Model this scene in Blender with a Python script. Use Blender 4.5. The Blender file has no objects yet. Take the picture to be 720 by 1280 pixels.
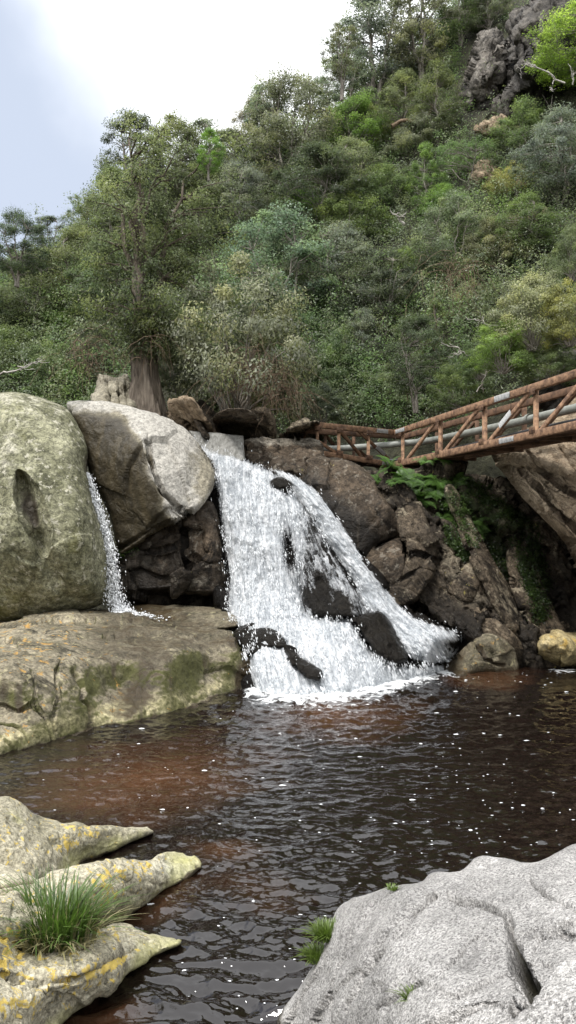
import bpy, math, random
import numpy as np
from mathutils import Vector, Matrix

random.seed(7)
RNG = np.random.default_rng(11)
SC = bpy.context.scene
COL = SC.collection

# ------------------------------------------------------------------ camera model
FPX, CX, CY, HORIZON, CAM_H = 1004.0, 360.0, 640.0, 690.0, 3.0
TH = math.atan((HORIZON - CY) / FPX)
CT, ST = math.cos(TH), math.sin(TH)

def unproject(px, py, D):
    """pixel of the photograph + distance along the view axis -> place in the world"""
    px = np.asarray(px, float); py = np.asarray(py, float); D = np.asarray(D, float)
    xc = (px - CX) / FPX; yc = (CY - py) / FPX
    return np.stack([xc * D, (CT - yc * ST) * D, CAM_H + (ST + yc * CT) * D], -1)

def depth_for_z(px, py, z):
    yc = (CY - py) / FPX
    return (z - CAM_H) / (ST + yc * CT)

def project(P):
    P = np.asarray(P, float); d = P - np.array([0, 0, CAM_H])
    D = d[..., 1] * CT + d[..., 2] * ST
    yc = (-d[..., 1] * ST + d[..., 2] * CT) / D
    return CX + FPX * d[..., 0] / D, CY - FPX * yc, D

# ------------------------------------------------------------------ numpy noise
def _h(ix, iy, iz, seed):
    h = (ix.astype(np.uint32) * np.uint32(374761393)) ^ (iy.astype(np.uint32) * np.uint32(668265263)) ^ (iz.astype(np.uint32) * np.uint32(2147483647 & 0x5bd1e995)) ^ np.uint32((seed * 2654435761) & 0xffffffff)
    h = (h ^ (h >> np.uint32(13))) * np.uint32(1274126177)
    h = (h ^ (h >> np.uint32(16))) * np.uint32(2246822519)
    return h ^ (h >> np.uint32(15))

def _rnd(h):
    return (h & np.uint32(0xffff)).astype(float) / 65535.0

def perlin(p, seed=0):
    p = np.asarray(p, float); i = np.floor(p).astype(np.int64); f = p - i
    u = f * f * f * (f * (f * 6 - 15) + 10)
    i = i.astype(np.int32)
    out = 0
    for dx in (0, 1):
        for dy in (0, 1):
            for dz in (0, 1):
                h = _h(i[:, 0] + dx, i[:, 1] + dy, i[:, 2] + dz, seed)
                gx = (h & np.uint32(255)).astype(float) / 127.5 - 1
                gy = ((h >> np.uint32(8)) & np.uint32(255)).astype(float) / 127.5 - 1
                gz = ((h >> np.uint32(16)) & np.uint32(255)).astype(float) / 127.5 - 1
                d = gx * (f[:, 0] - dx) + gy * (f[:, 1] - dy) + gz * (f[:, 2] - dz)
                w = (u[:, 0] if dx else 1 - u[:, 0]) * (u[:, 1] if dy else 1 - u[:, 1]) * (u[:, 2] if dz else 1 - u[:, 2])
                out = out + w * d
    return out

def fbm(p, octv=4, seed=0, gain=0.5, ridged=False):
    a, s, t = 1.0, 0.0, 0.0
    p = np.asarray(p, float)
    for o in range(octv):
        n = perlin(p * (2.03 ** o) + o * 17.3, seed + o)
        if ridged: n = 0.5 - 2 * np.abs(n)
        s = s + a * n; t += a; a *= gain
    return s / t

def facets(p, seed=0, tilt=0.7):
    """cells with tilted flat faces: broken-rock relief; returns height and distance to the cell border"""
    p = np.asarray(p, float); i = np.floor(p).astype(np.int32)
    n = len(p); best = np.full(n, 9e9); sec = np.full(n, 9e9); val = np.zeros(n)
    for dx in (-1, 0, 1):
        for dy in (-1, 0, 1):
            for dz in (-1, 0, 1):
                c = i + np.array([dx, dy, dz], np.int32)
                h1 = _h(c[:, 0], c[:, 1], c[:, 2], seed); h2 = _h(c[:, 0], c[:, 1], c[:, 2], seed + 91)
                o = np.stack([_rnd(h1), _rnd(h1 >> np.uint32(16)), _rnd(h2)], -1)
                d = p - (c + o); q = (d * d).sum(1)
                g = np.stack([_rnd(h2 >> np.uint32(16)), _rnd(h1 >> np.uint32(8)), _rnd(h2 >> np.uint32(8))], -1) - 0.5
                v = (_rnd(h2 >> np.uint32(4)) - 0.5) + tilt * 2 * (g * d).sum(1)
                m = q < best
                sec = np.where(m, best, np.minimum(sec, q)); val = np.where(m, v, val); best = np.where(m, q, best)
    return val, np.sqrt(sec) - np.sqrt(best)

def sstep(a, b, x):
    t = np.clip((x - a) / (b - a), 0, 1); return t * t * (3 - 2 * t)

# ------------------------------------------------------------------ meshes and objects
def make_mesh(name, V, F, attr=None, smooth=True, uv=None):
    V = np.asarray(V, np.float32); F = np.asarray(F, np.int32)
    k = F.shape[1]
    me = bpy.data.meshes.new(name)
    me.vertices.add(len(V)); me.vertices.foreach_set('co', V.ravel())
    me.loops.add(F.size); me.loops.foreach_set('vertex_index', F.ravel())
    me.polygons.add(len(F))
    me.polygons.foreach_set('loop_start', np.arange(0, F.size, k, dtype=np.int32))
    me.polygons.foreach_set('loop_total', np.full(len(F), k, np.int32))
    if smooth: me.polygons.foreach_set('use_smooth', np.ones(len(F), bool))
    me.update(calc_edges=True)
    if attr is not None:
        for nm, A in attr.items():
            A = np.asarray(A, np.float32)
            if A.ndim == 2 and A.shape[1] == 4:
                a = me.attributes.new(nm, 'FLOAT_COLOR', 'POINT'); a.data.foreach_set('color', A.ravel())
            elif A.ndim == 2:
                a = me.attributes.new(nm, 'FLOAT_VECTOR', 'POINT'); a.data.foreach_set('vector', A.ravel())
            else:
                a = me.attributes.new(nm, 'FLOAT', 'POINT'); a.data.foreach_set('value', A.ravel())
    me.validate()
    return me

def link(name, me, mat=None, parent=None, loc=None):
    o = bpy.data.objects.new(name, me); COL.objects.link(o)
    if mat and me and not me.materials: me.materials.append(mat)
    if loc is not None: o.location = loc
    if parent: o.parent = parent
    return o

def obj_world(name, V, F, mat, parent=None, attr=None, smooth=True):
    """world-space vertices; the object's origin goes to the middle of its foot"""
    V = np.asarray(V, float)
    if parent is None:
        c = np.array([V[:, 0].mean(), V[:, 1].mean(), V[:, 2].min()]); off = c
    else:
        c = np.array([V[:, 0].mean(), V[:, 1].mean(), V[:, 2].min()])
        off = c - np.array(parent.matrix_basis.translation if parent.parent is None else parent.parent.matrix_basis.translation + parent.matrix_basis.translation)
    return link(name, make_mesh(name, V - c, F, attr, smooth), mat, parent, off)

def tag(o, label=None, cat=None, group=None, kind=None):
    if label: o['label'] = label
    if cat: o['category'] = cat
    if group: o['group'] = group
    if kind: o['kind'] = kind
    return o

def empty(name, loc, label=None, cat=None, group=None):
    o = bpy.data.objects.new(name, None); COL.objects.link(o); o.location = loc
    o.empty_display_size = 0.2
    return tag(o, label, cat, group)

def join(parts):
    Vs, Fs, n = [], [], 0
    for V, F in parts:
        Vs.append(V); Fs.append(np.asarray(F) + n); n += len(V)
    return np.concatenate(Vs), np.concatenate(Fs)

def tube(pts, rad, sides=6, cap=True):
    pts = np.asarray(pts, float); rad = np.broadcast_to(np.asarray(rad, float), (len(pts),))
    T = np.gradient(pts, axis=0); T /= np.linalg.norm(T, axis=1)[:, None] + 1e-9
    ref = np.array([0.31, 0.17, 0.93]) if abs(T[0, 2]) < 0.8 else np.array([0.97, 0.2, 0.1])
    A = np.cross(T, ref); A /= np.linalg.norm(A, axis=1)[:, None] + 1e-9
    B = np.cross(T, A)
    ang = np.arange(sides) * 2 * math.pi / sides
    V = pts[:, None, :] + rad[:, None, None] * (np.cos(ang)[None, :, None] * A[:, None, :] + np.sin(ang)[None, :, None] * B[:, None, :])
    V = V.reshape(-1, 3); F = []
    k = np.arange(sides); k2 = (k + 1) % sides
    for r in range(len(pts) - 1):
        F.append(np.stack([r * sides + k, r * sides + k2, (r + 1) * sides + k2, (r + 1) * sides + k], 1))
    F = np.concatenate(F)
    if cap:
        V = np.concatenate([V, pts[:1], pts[-1:]]); a, b = len(V) - 2, len(V) - 1
        L = (len(pts) - 1) * sides
        F = np.concatenate([F, np.stack([k2, k, np.full(sides, a), np.full(sides, a)], 1), np.stack([L + k, L + k2, np.full(sides, b), np.full(sides, b)], 1)])
    return V, F

def beam(a, b, w, h, up=(0, 0, 1)):
    """box beam from a to b, w across, h along up, small chamfers"""
    a = np.asarray(a, float); b = np.asarray(b, float); t = b - a; L = np.linalg.norm(t); t /= L
    u = np.asarray(up, float); u = u - t * (u @ t); u /= np.linalg.norm(u); s = np.cross(t, u)
    c = 0.12 * min(w, h)
    prof = [(-w/2 + c, -h/2), (w/2 - c, -h/2), (w/2, -h/2 + c), (w/2, h/2 - c), (w/2 - c, h/2), (-w/2 + c, h/2), (-w/2, h/2 - c), (-w/2, -h/2 + c)]
    V = np.array([p + s * x + u * y for p in (a, b) for x, y in prof])
    F = [[i, (i + 1) % 8, 8 + (i + 1) % 8, 8 + i] for i in range(8)]
    for o in (0, 8):
        F += [[o, o + 1, o + 2, o + 3], [o, o + 3, o + 4, o + 7], [o + 4, o + 5, o + 6, o + 7]]
    return V, np.array(F)

def poly_field(px, py, pts, closed=True):
    """distance to a polyline, nearest point, inside flag"""
    pts = np.asarray(pts, float); n = len(pts)
    best = np.full(px.shape, 9e9); bx = np.zeros_like(px); by = np.zeros_like(py); ins = np.zeros(px.shape, bool)
    for i in range(n if closed else n - 1):
        x0, y0 = pts[i]; x1, y1 = pts[(i + 1) % n]
        dx, dy = x1 - x0, y1 - y0; q = dx * dx + dy * dy + 1e-12
        t = np.clip(((px - x0) * dx + (py - y0) * dy) / q, 0, 1)
        cx, cy = x0 + t * dx, y0 + t * dy; d = (px - cx) ** 2 + (py - cy) ** 2
        m = d < best; best = np.where(m, d, best); bx = np.where(m, cx, bx); by = np.where(m, cy, by)
        if closed and y0 != y1:
            c = ((y0 > py) != (y1 > py)) & (px < (x1 - x0) * (py - y0) / (y1 - y0) + x0); ins ^= c
    return np.sqrt(best), bx, by, ins

def catmull(pts, k=5, closed=True):
    P = np.asarray(pts, float); n = len(P); out = []
    for i in range(n if closed else n - 1):
        p0 = P[(i - 1) % n] if closed or i > 0 else P[i]; p1 = P[i]; p2 = P[(i + 1) % n]; p3 = P[(i + 2) % n] if closed or i + 2 < n else P[-1]
        for j in range(k):
            t = j / k
            out.append(0.5 * ((2 * p1) + (-p0 + p2) * t + (2 * p0 - 5 * p1 + 4 * p2 - p3) * t * t + (-p0 + 3 * p1 - 3 * p2 + p3) * t ** 3))
    if not closed: out.append(P[-1])
    return np.array(out)

def tps(ctrl):
    """smooth distance field through control points (px,py,D) or (px,py,'z',height)"""
    C = []
    for c in ctrl:
        C.append((c[0], c[1], 1.0 / (depth_for_z(c[0], c[1], c[3]) if c[2] == 'z' else c[2])))
    C = np.array(C, float); X = C[:, :2] / 100.0; n = len(C)
    if n == 1: return lambda px, py: np.full(np.shape(px), 1 / C[0, 2])
    def U(r2): return 0.5 * r2 * np.log(r2 + 1e-9)
    r2 = ((X[:, None] - X[None]) ** 2).sum(-1)
    A = np.zeros((n + 3, n + 3)); A[:n, :n] = U(r2) + np.eye(n) * 1e-5
    Pm = np.concatenate([np.ones((n, 1)), X], 1); A[:n, n:] = Pm; A[n:, :n] = Pm.T
    if n < 4: A[n:, n:] += np.eye(3) * 1e-6
    w = np.linalg.lstsq(A, np.concatenate([C[:, 2], np.zeros(3)]), rcond=None)[0]
    lo, hi = C[:, 2].min() * 0.88, C[:, 2].max() * 1.14
    def f(px, py):
        sh = np.shape(px); q = np.stack([np.ravel(px), np.ravel(py)], 1) / 100.0
        v = w[n] + w[n + 1] * q[:, 0] + w[n + 2] * q[:, 1]
        for k in range(n): v = v + w[k] * U(((q - X[k]) ** 2).sum(1))
        return (1.0 / np.clip(v, lo, hi)).reshape(sh)
    return f

def vnormals(V, F):
    a = V[F[:, 2]] - V[F[:, 0]]; b = V[F[:, 3]] - V[F[:, 1]]
    n = np.cross(a, b); N = np.zeros_like(V)
    for k in range(4):
        for c in range(3): N[:, c] += np.bincount(F[:, k], n[:, c], len(V))
    return N / (np.linalg.norm(N, axis=1)[:, None] + 1e-12)

def gsign(V, F, n):
    return -1.0 if (vnormals(V, F)[:n] * (V[:n] - np.array([0, 0, CAM_H]))).sum(1).mean() > 0 else 1.0

RELIEFS = {}
def relief(name, outline, ctrl, mat, rnd_m=0.5, rnd_px=18, thick=1.2, step=1.6, disp=(), grooves=(), extra=None, paint=None, parent=None,
           jitter=1.5, seed=0, keep=None, smooth_outline=True, crack_wet=.4, edge_fade=0):
    """a solid rock: its outline and its distance field give the near side, a rounded far side closes it"""
    ol = catmull(outline, 5) if smooth_outline else np.asarray(outline, float)
    if jitter:
        q = np.stack([ol[:, 0] * 0.06, ol[:, 1] * 0.06, np.full(len(ol), seed * 3.7)], 1)
        ol = ol + jitter * 1.6 * np.stack([fbm(q, 3, seed), fbm(q + 50, 3, seed)], 1)
    x0, y0 = ol.min(0) - step * 2; x1, y1 = ol.max(0) + step * 2
    gx = np.arange(x0, x1 + step, step); gy = np.arange(y0, y1 + step, step)
    PX, PY = np.meshgrid(gx, gy); nx, ny = len(gx), len(gy)
    d, bx, by, ins = poly_field(PX.ravel(), PY.ravel(), ol)
    ins2 = ins.reshape(ny, nx)
    cell = ins2[:-1, :-1] | ins2[1:, :-1] | ins2[:-1, 1:] | ins2[1:, 1:]
    r, c = np.nonzero(cell); i0 = r * nx + c
    F = np.stack([i0, i0 + nx, i0 + nx + 1, i0 + 1], 1)
    used = np.unique(F); rm = np.full(nx * ny, -1); rm[used] = np.arange(len(used)); F = rm[F]
    px = np.where(ins, PX.ravel(), bx)[used]; py = np.where(ins, PY.ravel(), by)[used]
    dist = np.where(ins, d, 0)[used]; n = len(used)
    f = tps(ctrl); D0 = f(px, py)
    t = np.clip(dist / rnd_px, 0, 1); arc = np.sqrt(1 - (1 - t) ** 2)
    Df = D0 + rnd_m * (1 - arc)
    gro = np.zeros(n)
    for pts, wpx, dep in grooves:
        cur = catmull(pts, 4, False); cur = cur + 2.2 * np.stack([fbm(np.stack([cur[:, 0] * .08, cur[:, 1] * .08, np.full(len(cur), k * 9.)], 1), 3, seed + 31) for k in (0, 1)], 1) * min(1.5, wpx)
        g, _, _, _ = poly_field(px, py, cur, False)
        wob = 1 + 0.8 * fbm(np.stack([px * .07, py * .07, np.zeros(n)], 1), 3, seed + 5)
        gro = np.maximum(gro, dep * np.exp(-(g / (wpx * np.maximum(wob, .3))) ** 2))
    if extra is not None: Df = Df + extra(px, py)
    Vf = unproject(px, py, Df)
    inner = dist > 0
    back_id = np.full(n, -1); back_id[inner] = n + np.arange(inner.sum()); back_id[~inner] = np.nonzero(~inner)[0]
    tb = np.clip(dist / max(rnd_px * 1.5, 25), 0, 1)
    Vb = unproject(px[inner], py[inner], (D0 + rnd_m + thick * np.sqrt(1 - (1 - tb) ** 2))[inner])
    V = np.concatenate([Vf, Vb]); FA = np.concatenate([F, back_id[F][:, ::-1]])
    pxa = np.concatenate([px, px[inner]]); pya = np.concatenate([py, py[inner]])
    front = np.concatenate([np.ones(n), np.zeros(len(V) - n)])
    if len(grooves): V[:n] -= vnormals(V, FA)[:n] * (gro * gsign(V, FA, n))[:, None]
    for dd in disp:
        kind, sc, amp = dd[:3]; sd = dd[3] if len(dd) > 3 else seed
        M = np.asarray(dd[4], float) if len(dd) > 4 else None
        N = vnormals(V, FA)[:n]; Vn = V[:n]
        q = Vn / sc if np.isscalar(sc) else Vn / np.asarray(sc)
        if M is not None: q = (Vn @ M.T)
        if kind == 'fbm': h = fbm(q, 5, sd)
        elif kind == 'ridge': h = fbm(q, 4, sd, 0.5, True)
        elif kind == 'facet':
            q = q + 0.25 * np.stack([fbm(q * 1.3, 2, sd + 7), fbm(q * 1.3 + 31, 2, sd + 8), fbm(q * 1.3 + 77, 2, sd + 9)], 1)
            v, e = facets(q, sd); h = v - 0.12 * np.exp(-(e / 0.05) ** 2)
        V[:n] += N * (amp * h * (sstep(0, edge_fade, dist) if edge_fade else 1.0))[:, None]
    N = vnormals(V, FA)
    if (N[:n] * (V[:n] - np.array([0, 0, CAM_H]))).sum(1).mean() > 0:
        FA = FA[:, ::-1]; N = -N
    A = np.zeros((len(V), 4))
    if paint is not None: A = paint(pxa, pya, V, N)
    if len(grooves): A[:n, 2] += crack_wet * np.clip(gro / (0.55 * gro.max()), 0, 1)  # colour darkened along the grooves
    A = np.clip(A, 0, 1)
    o = obj_world(name, V, FA, mat, parent, {'paint': A})
    RELIEFS[keep or o.name] = (px, py, V[:n], N[:n])
    return o

def surf_points(key, polygon, k, rng=RNG):
    px, py, V, N = RELIEFS[key]
    _, _, _, ins = poly_field(px, py, polygon)
    ids = np.nonzero(ins)[0]; s = rng.choice(ids, k)
    return V[s], N[s]

def blob(px, py, cx, cy, rx, ry, ang=0.0):
    a = math.radians(ang); u = (px - cx) * math.cos(a) + (py - cy) * math.sin(a); v = -(px - cx) * math.sin(a) + (py - cy) * math.cos(a)
    return np.exp(-((u / rx) ** 2 + (v / ry) ** 2))
# ------------------------------------------------------------------ materials
class NT:
    def __init__(s, name):
        s.m = bpy.data.materials.new(name); s.m.use_nodes = True; s.t = s.m.node_tree; s.t.nodes.clear()
        s.out = s.t.nodes.new('ShaderNodeOutputMaterial')
    def n(s, typ, ins=None, **kw):
        nd = s.t.nodes.new(typ)
        for k, v in kw.items(): setattr(nd, k, v)
        for k, v in (ins or {}).items(): s.set(nd.inputs[k], v)
        return nd
    def set(s, sock, v):
        if hasattr(v, 'is_output') or isinstance(v, bpy.types.NodeSocket): s.t.links.new(v, sock)
        elif isinstance(v, (tuple, list)) and len(v) == 3 and sock.type == 'RGBA': sock.default_value = (*v, 1)
        else: sock.default_value = v
    def math(s, op, a, b=0.0, c=None, clamp=False):
        nd = s.n('ShaderNodeMath', operation=op, use_clamp=clamp); s.set(nd.inputs[0], a); s.set(nd.inputs[1], b)
        if c is not None: s.set(nd.inputs[2], c)
        return nd.outputs[0]
    def mix(s, f, a, b, mode='MIX'):
        nd = s.n('ShaderNodeMix', data_type='RGBA', blend_type=mode, clamp_factor=True)
        s.set(nd.inputs[0], f); s.set(nd.inputs[6], a); s.set(nd.inputs[7], b); return nd.outputs[2]
    def ramp(s, f, lo, hi, a=0.0, b=1.0):
        nd = s.n('ShaderNodeMapRange', {0: f, 1: lo, 2: hi, 3: a, 4: b}, clamp=True); return nd.outputs[0]
    def noise(s, vec, scale, detail=4.0, rough=0.55, dist=0.0):
        return s.n('ShaderNodeTexNoise', {'Vector': vec, 'Scale': scale, 'Detail': detail, 'Roughness': rough, 'Distortion': dist}).outputs['Fac']
    def pos(s): return s.n('ShaderNodeNewGeometry').outputs['Position']
    def mapping(s, vec, scale=(1, 1, 1), rot=(0, 0, 0)):
        return s.n('ShaderNodeMapping', {'Vector': vec, 'Scale': scale, 'Rotation': rot}).outputs[0]
    def surf(s, sh): s.t.links.new(sh, s.out.inputs['Surface']); return s.m

def rock_mat(name, dark, light, speck=0.35, speck_scale=14.0, moss=(0.07, 0.085, 0.02), lichen=(0.42, 0.36, 0.10), wet=(0.028, 0.022, 0.016), pale=(0.5, 0.48, 0.44),
             bump=0.05, bump_scale=3.0, rough=0.85, streak=None, stretch=None, lich_scale=5.0, pits=0.0, lich_w=0.1, stain=0.55, spots=0.0, spec=0.35):
    t = NT(name); p = t.pos()
    q = t.mapping(t.mapping(p, (1, 1, 1), stretch[1]), stretch[0]) if stretch else p
    n1 = t.noise(q, 0.55, 9, 0.62, 0.4); n2 = t.noise(q, 2.6, 7, 0.65, 0.2)
    n3 = t.noise(p, speck_scale, 3, 0.7); n4 = t.noise(p, speck_scale * 2.7, 2, 0.6)
    at = t.n('ShaderNodeAttribute', attribute_name='paint'); sp = t.n('ShaderNodeSeparateColor', {0: at.outputs['Color']})
    f = t.math('ADD', t.math('MULTIPLY', n1, 0.6), t.math('MULTIPLY', n2, 0.4))
    col = t.mix(t.ramp(f, 0.42, 0.58), dark, light)
    n5 = t.noise(q, 1.15, 9, 0.72, 1.2)
    col = t.mix(t.ramp(n5, 0.545, 0.62, 0, stain), col, tuple(c * 0.42 for c in dark))
    col = t.mix(t.ramp(n5, 0.44, 0.36, 0, stain), col, tuple(min(.7, c * 1.3) for c in light))
    pa = t.ramp(t.math('ADD', at.outputs['Alpha'], t.math('MULTIPLY', t.math('SUBTRACT', n2, 0.5), 0.9)), 0.35, 0.62)
    col = t.mix(pa, col, t.mix(t.ramp(n1, 0.3, 0.7), tuple(c * 0.78 for c in pale), pale))
    sk = t.math('ADD', t.math('MULTIPLY', t.ramp(n3, 0.41, 0.59), 0.6), t.math('MULTIPLY', t.ramp(n4, 0.4, 0.6), 0.4))
    col = t.mix(1.0, col, t.n('ShaderNodeCombineColor', {0: t.ramp(sk, 0, 1, 1 - speck, 1 + speck), 1: t.ramp(sk, 0, 1, 1 - speck, 1 + speck), 2: t.ramp(sk, 0, 1, 1 - speck, 1 + speck)}).outputs[0], 'MULTIPLY')
    if spots:
        s1 = t.noise(p, speck_scale * .55, 4, 0.7, 0.3); col = t.mix(t.ramp(s1, 0.57, 0.63, 0, spots), col, tuple(min(.75, c * 1.2) for c in pale))
    mo = t.ramp(t.math('ADD', sp.outputs[0], t.math('MULTIPLY', t.math('SUBTRACT', t.noise(p, 1.7, 8, 0.7), 0.5), 1.3)), 0.38, 0.75, 0, 0.9)
    col = t.mix(mo, col, t.mix(n3, tuple(c * 0.55 for c in moss), tuple(c * 1.5 for c in moss)))
    ln = t.noise(p, lich_scale, 5, 0.6, 0.5)
    lf = t.ramp(t.math('ADD', sp.outputs[1], t.math('MULTIPLY', t.math('SUBTRACT', ln, 0.5), 2.0)), 0.5, 0.5 + lich_w, 0, 0.92)
    col = t.mix(lf, col, t.mix(n3, tuple(c * 0.6 for c in lichen), tuple(min(c * 1.3, .85) for c in lichen)))
    wf = t.ramp(t.math('ADD', sp.outputs[2], t.math('MULTIPLY', t.math('SUBTRACT', n2, 0.5), 1.0)), 0.3, 0.7, 0, 0.95)
    wc = t.mix(t.ramp(n2, 0.35, 0.7), wet, tuple(c * 2.6 for c in wet))
    if streak:
        sv = t.noise(t.mapping(p, streak[0]), 1.0, 5, 0.6); wc = t.mix(t.ramp(sv, 0.52, 0.62, 0, 0.75), wc, streak[1])
    col = t.mix(wf, col, wc)
    ro = t.math('SUBTRACT', rough, t.math('MULTIPLY', wf, 0.45))
    b1 = t.noise(q, bump_scale, 10, 0.66, 0.3)
    vo = t.n('ShaderNodeTexVoronoi', {'Vector': t.n('ShaderNodeVectorMath', {0: q, 1: t.n('ShaderNodeTexNoise', {'Vector': q, 'Scale': 1.3, 'Detail': 5.0}).outputs['Color']}, operation='ADD').outputs[0], 'Scale': 0.9}, feature='DISTANCE_TO_EDGE')
    cr = t.math('MAXIMUM', t.ramp(vo.outputs['Distance'], 0.0, 0.03), t.ramp(n1, 0.56, 0.48))
    hgt = t.math('ADD', b1, t.math('MULTIPLY', n3, 0.16 + pits)); hgt = t.math('ADD', hgt, t.math('MULTIPLY', cr, 0.12))
    bp = t.n('ShaderNodeBump', {'Strength': 1.0, 'Distance': bump * 2.4, 'Height': hgt})
    bs = t.n('ShaderNodeBsdfPrincipled', {'Base Color': col, 'Roughness': ro, 'Normal': bp.outputs[0], 'Specular IOR Level': spec})
    return t.surf(bs.outputs[0])

def leaf_mat(name, gloss=0.025, trans=0.44, soft=True):
    t = NT(name)
    oi = t.n('ShaderNodeObjectInfo'); at = t.n('ShaderNodeAttribute', attribute_name='leaf'); sp = t.n('ShaderNodeSeparateColor', {0: at.outputs['Color']})
    base = oi.outputs['Color']
    v = t.math('ADD', t.ramp(sp.outputs[0], 0, 1, 0.72, 1.28), t.ramp(sp.outputs[1], 0, 1, -0.28, 0.34))
    col = t.mix(1.0, base, t.n('ShaderNodeCombineColor', {0: v, 1: v, 2: v}).outputs[0], 'MULTIPLY')
    col = t.mix(t.ramp(sp.outputs[1], 0.55, 1.0, 0, 0.45), col, t.mix(1.0, col, (1.35, 1.2, 0.6), 'MULTIPLY'))
    col = t.mix(t.ramp(sp.outputs[2], 0.93, 1.0, 0, 0.5), col, (0.16, 0.12, 0.075))
    d = t.n('ShaderNodeBsdfDiffuse', {'Color': col})
    if soft:
        na = t.n('ShaderNodeAttribute', attribute_name='nrm'); vt = t.n('ShaderNodeVectorTransform', {0: na.outputs['Vector']}, vector_type='NORMAL', convert_from='OBJECT', convert_to='WORLD')
        t.t.links.new(t.n('ShaderNodeVectorMath', {0: vt.outputs[0]}, operation='NORMALIZE').outputs[0], d.inputs['Normal'])
    tr = t.n('ShaderNodeBsdfTranslucent', {'Color': t.mix(1.0, col, (1.1, 1.25, 0.7), 'MULTIPLY')})
    m1 = t.n('ShaderNodeMixShader', {0: trans, 1: d.outputs[0], 2: tr.outputs[0]})
    g = t.n('ShaderNodeBsdfGlossy', {'Color': (1, 1, 1), 'Roughness': 0.42})
    m2 = t.n('ShaderNodeMixShader', {0: gloss, 1: m1.outputs[0], 2: g.outputs[0]})
    return t.surf(m2.outputs[0])

def bark_mat(name, a, b, scale=(14, 14, 3), bump=0.03):
    t = NT(name); p = t.n('ShaderNodeTexCoord').outputs['Object']; q = t.mapping(p, scale)
    n = t.noise(q, 1.0, 7, 0.65, 0.6); col = t.mix(t.ramp(n, 0.35, 0.65), a, b)
    bp = t.n('ShaderNodeBump', {'Strength': 0.9, 'Distance': bump, 'Height': n})
    return t.surf(t.n('ShaderNodeBsdfPrincipled', {'Base Color': col, 'Roughness': 0.9, 'Normal': bp.outputs[0], 'Specular IOR Level': 0.2}).outputs[0])

def plain_mat(name, a, b, scale=6.0, rough=0.7, metal=0.0, bump=0.004, stretch=(1, 1, 1)):
    t = NT(name); p = t.mapping(t.pos(), stretch); n = t.noise(p, scale, 6, 0.65, 0.3)
    col = t.mix(t.ramp(n, 0.35, 0.65), a, b)
    bp = t.n('ShaderNodeBump', {'Strength': 0.8, 'Distance': bump, 'Height': n})
    return t.surf(t.n('ShaderNodeBsdfPrincipled', {'Base Color': col, 'Roughness': rough, 'Metallic': metal, 'Normal': bp.outputs[0]}).outputs[0])

def fall_mat(name):
    """broken white water: bright froth with clear tears between the strands"""
    t = NT(name); at = t.n('ShaderNodeAttribute', attribute_name='flow'); pa = t.n('ShaderNodeAttribute', attribute_name='paint')
    sp = t.n('ShaderNodeSeparateColor', {0: pa.outputs['Color']})
    q = at.outputs['Vector']
    a = t.noise(t.mapping(q, (12.0, 1.5, 1)), 1.0, 7, 0.68, 0.5); b = t.noise(t.mapping(q, (3.0, 0.8, 1)), 1.0, 4, 0.6, 0.5)
    c = t.noise(t.mapping(q, (16.0, 9.0, 1)), 1.0, 4, 0.65, 0.8)
    m = t.math('ADD', t.math('ADD', t.math('MULTIPLY', a, 0.45), t.math('MULTIPLY', b, 0.25)), t.math('MULTIPLY', c, 0.3))
    al = t.ramp(t.math('ADD', m, t.math('SUBTRACT', sp.outputs[0], 0.5)), 0.40, 0.63)
    col = t.mix(t.ramp(m, 0.40, 0.58), (0.36, 0.40, 0.44), (0.86, 0.87, 0.885))  # grey troughs: shading between the strands put into the colour
    bp = t.n('ShaderNodeBump', {'Strength': 1.0, 'Distance': 0.16, 'Height': m})
    bs = t.n('ShaderNodeBsdfPrincipled', {'Base Color': col, 'Roughness': 0.35, 'Normal': bp.outputs[0], 'Specular IOR Level': 0.4})
    tl = t.n('ShaderNodeBsdfTranslucent', {'Color': (0.85, 0.9, 0.93)})
    mx = t.n('ShaderNodeMixShader', {0: 0.2, 1: bs.outputs[0], 2: tl.outputs[0]})
    tr = t.n('ShaderNodeBsdfTransparent', {})
    return t.surf(t.n('ShaderNodeMixShader', {0: al, 1: tr.outputs[0], 2: mx.outputs[0]}).outputs[0])

def water_mat():
    t = NT('tea_brown_water'); p = t.pos(); pa = t.n('ShaderNodeAttribute', attribute_name='paint'); sp = t.n('ShaderNodeSeparateColor', {0: pa.outputs['Color']})
    n = t.noise(p, 0.9, 6, 0.6); n2 = t.noise(p, 5.0, 4, 0.6)
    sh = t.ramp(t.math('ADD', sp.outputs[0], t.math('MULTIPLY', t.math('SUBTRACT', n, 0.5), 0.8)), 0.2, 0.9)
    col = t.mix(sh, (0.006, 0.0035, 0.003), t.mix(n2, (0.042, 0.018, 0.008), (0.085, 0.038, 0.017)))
    fo = t.ramp(t.math('ADD', sp.outputs[1], t.math('MULTIPLY', t.math('SUBTRACT', t.noise(p, 3.2, 8, 0.72, 0.8), 0.5), 1.6)), 0.45, 0.62)
    col = t.mix(fo, col, (0.82, 0.84, 0.85))
    h = t.math('ADD', t.math('MULTIPLY', t.noise(p, 6.0, 3, 0.5, 0.3), 0.6), t.math('MULTIPLY', t.noise(p, 15.0, 3, 0.5), 0.25))
    bp = t.n('ShaderNodeBump', {'Strength': 0.8, 'Distance': 0.03, 'Height': h})
    ro = t.ramp(fo, 0, 1, 0.03, 0.6)
    return t.surf(t.n('ShaderNodeBsdfPrincipled', {'Base Color': col, 'Roughness': ro, 'IOR': 1.62, 'Normal': bp.outputs[0], 'Specular IOR Level': 0.5}).outputs[0])

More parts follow.
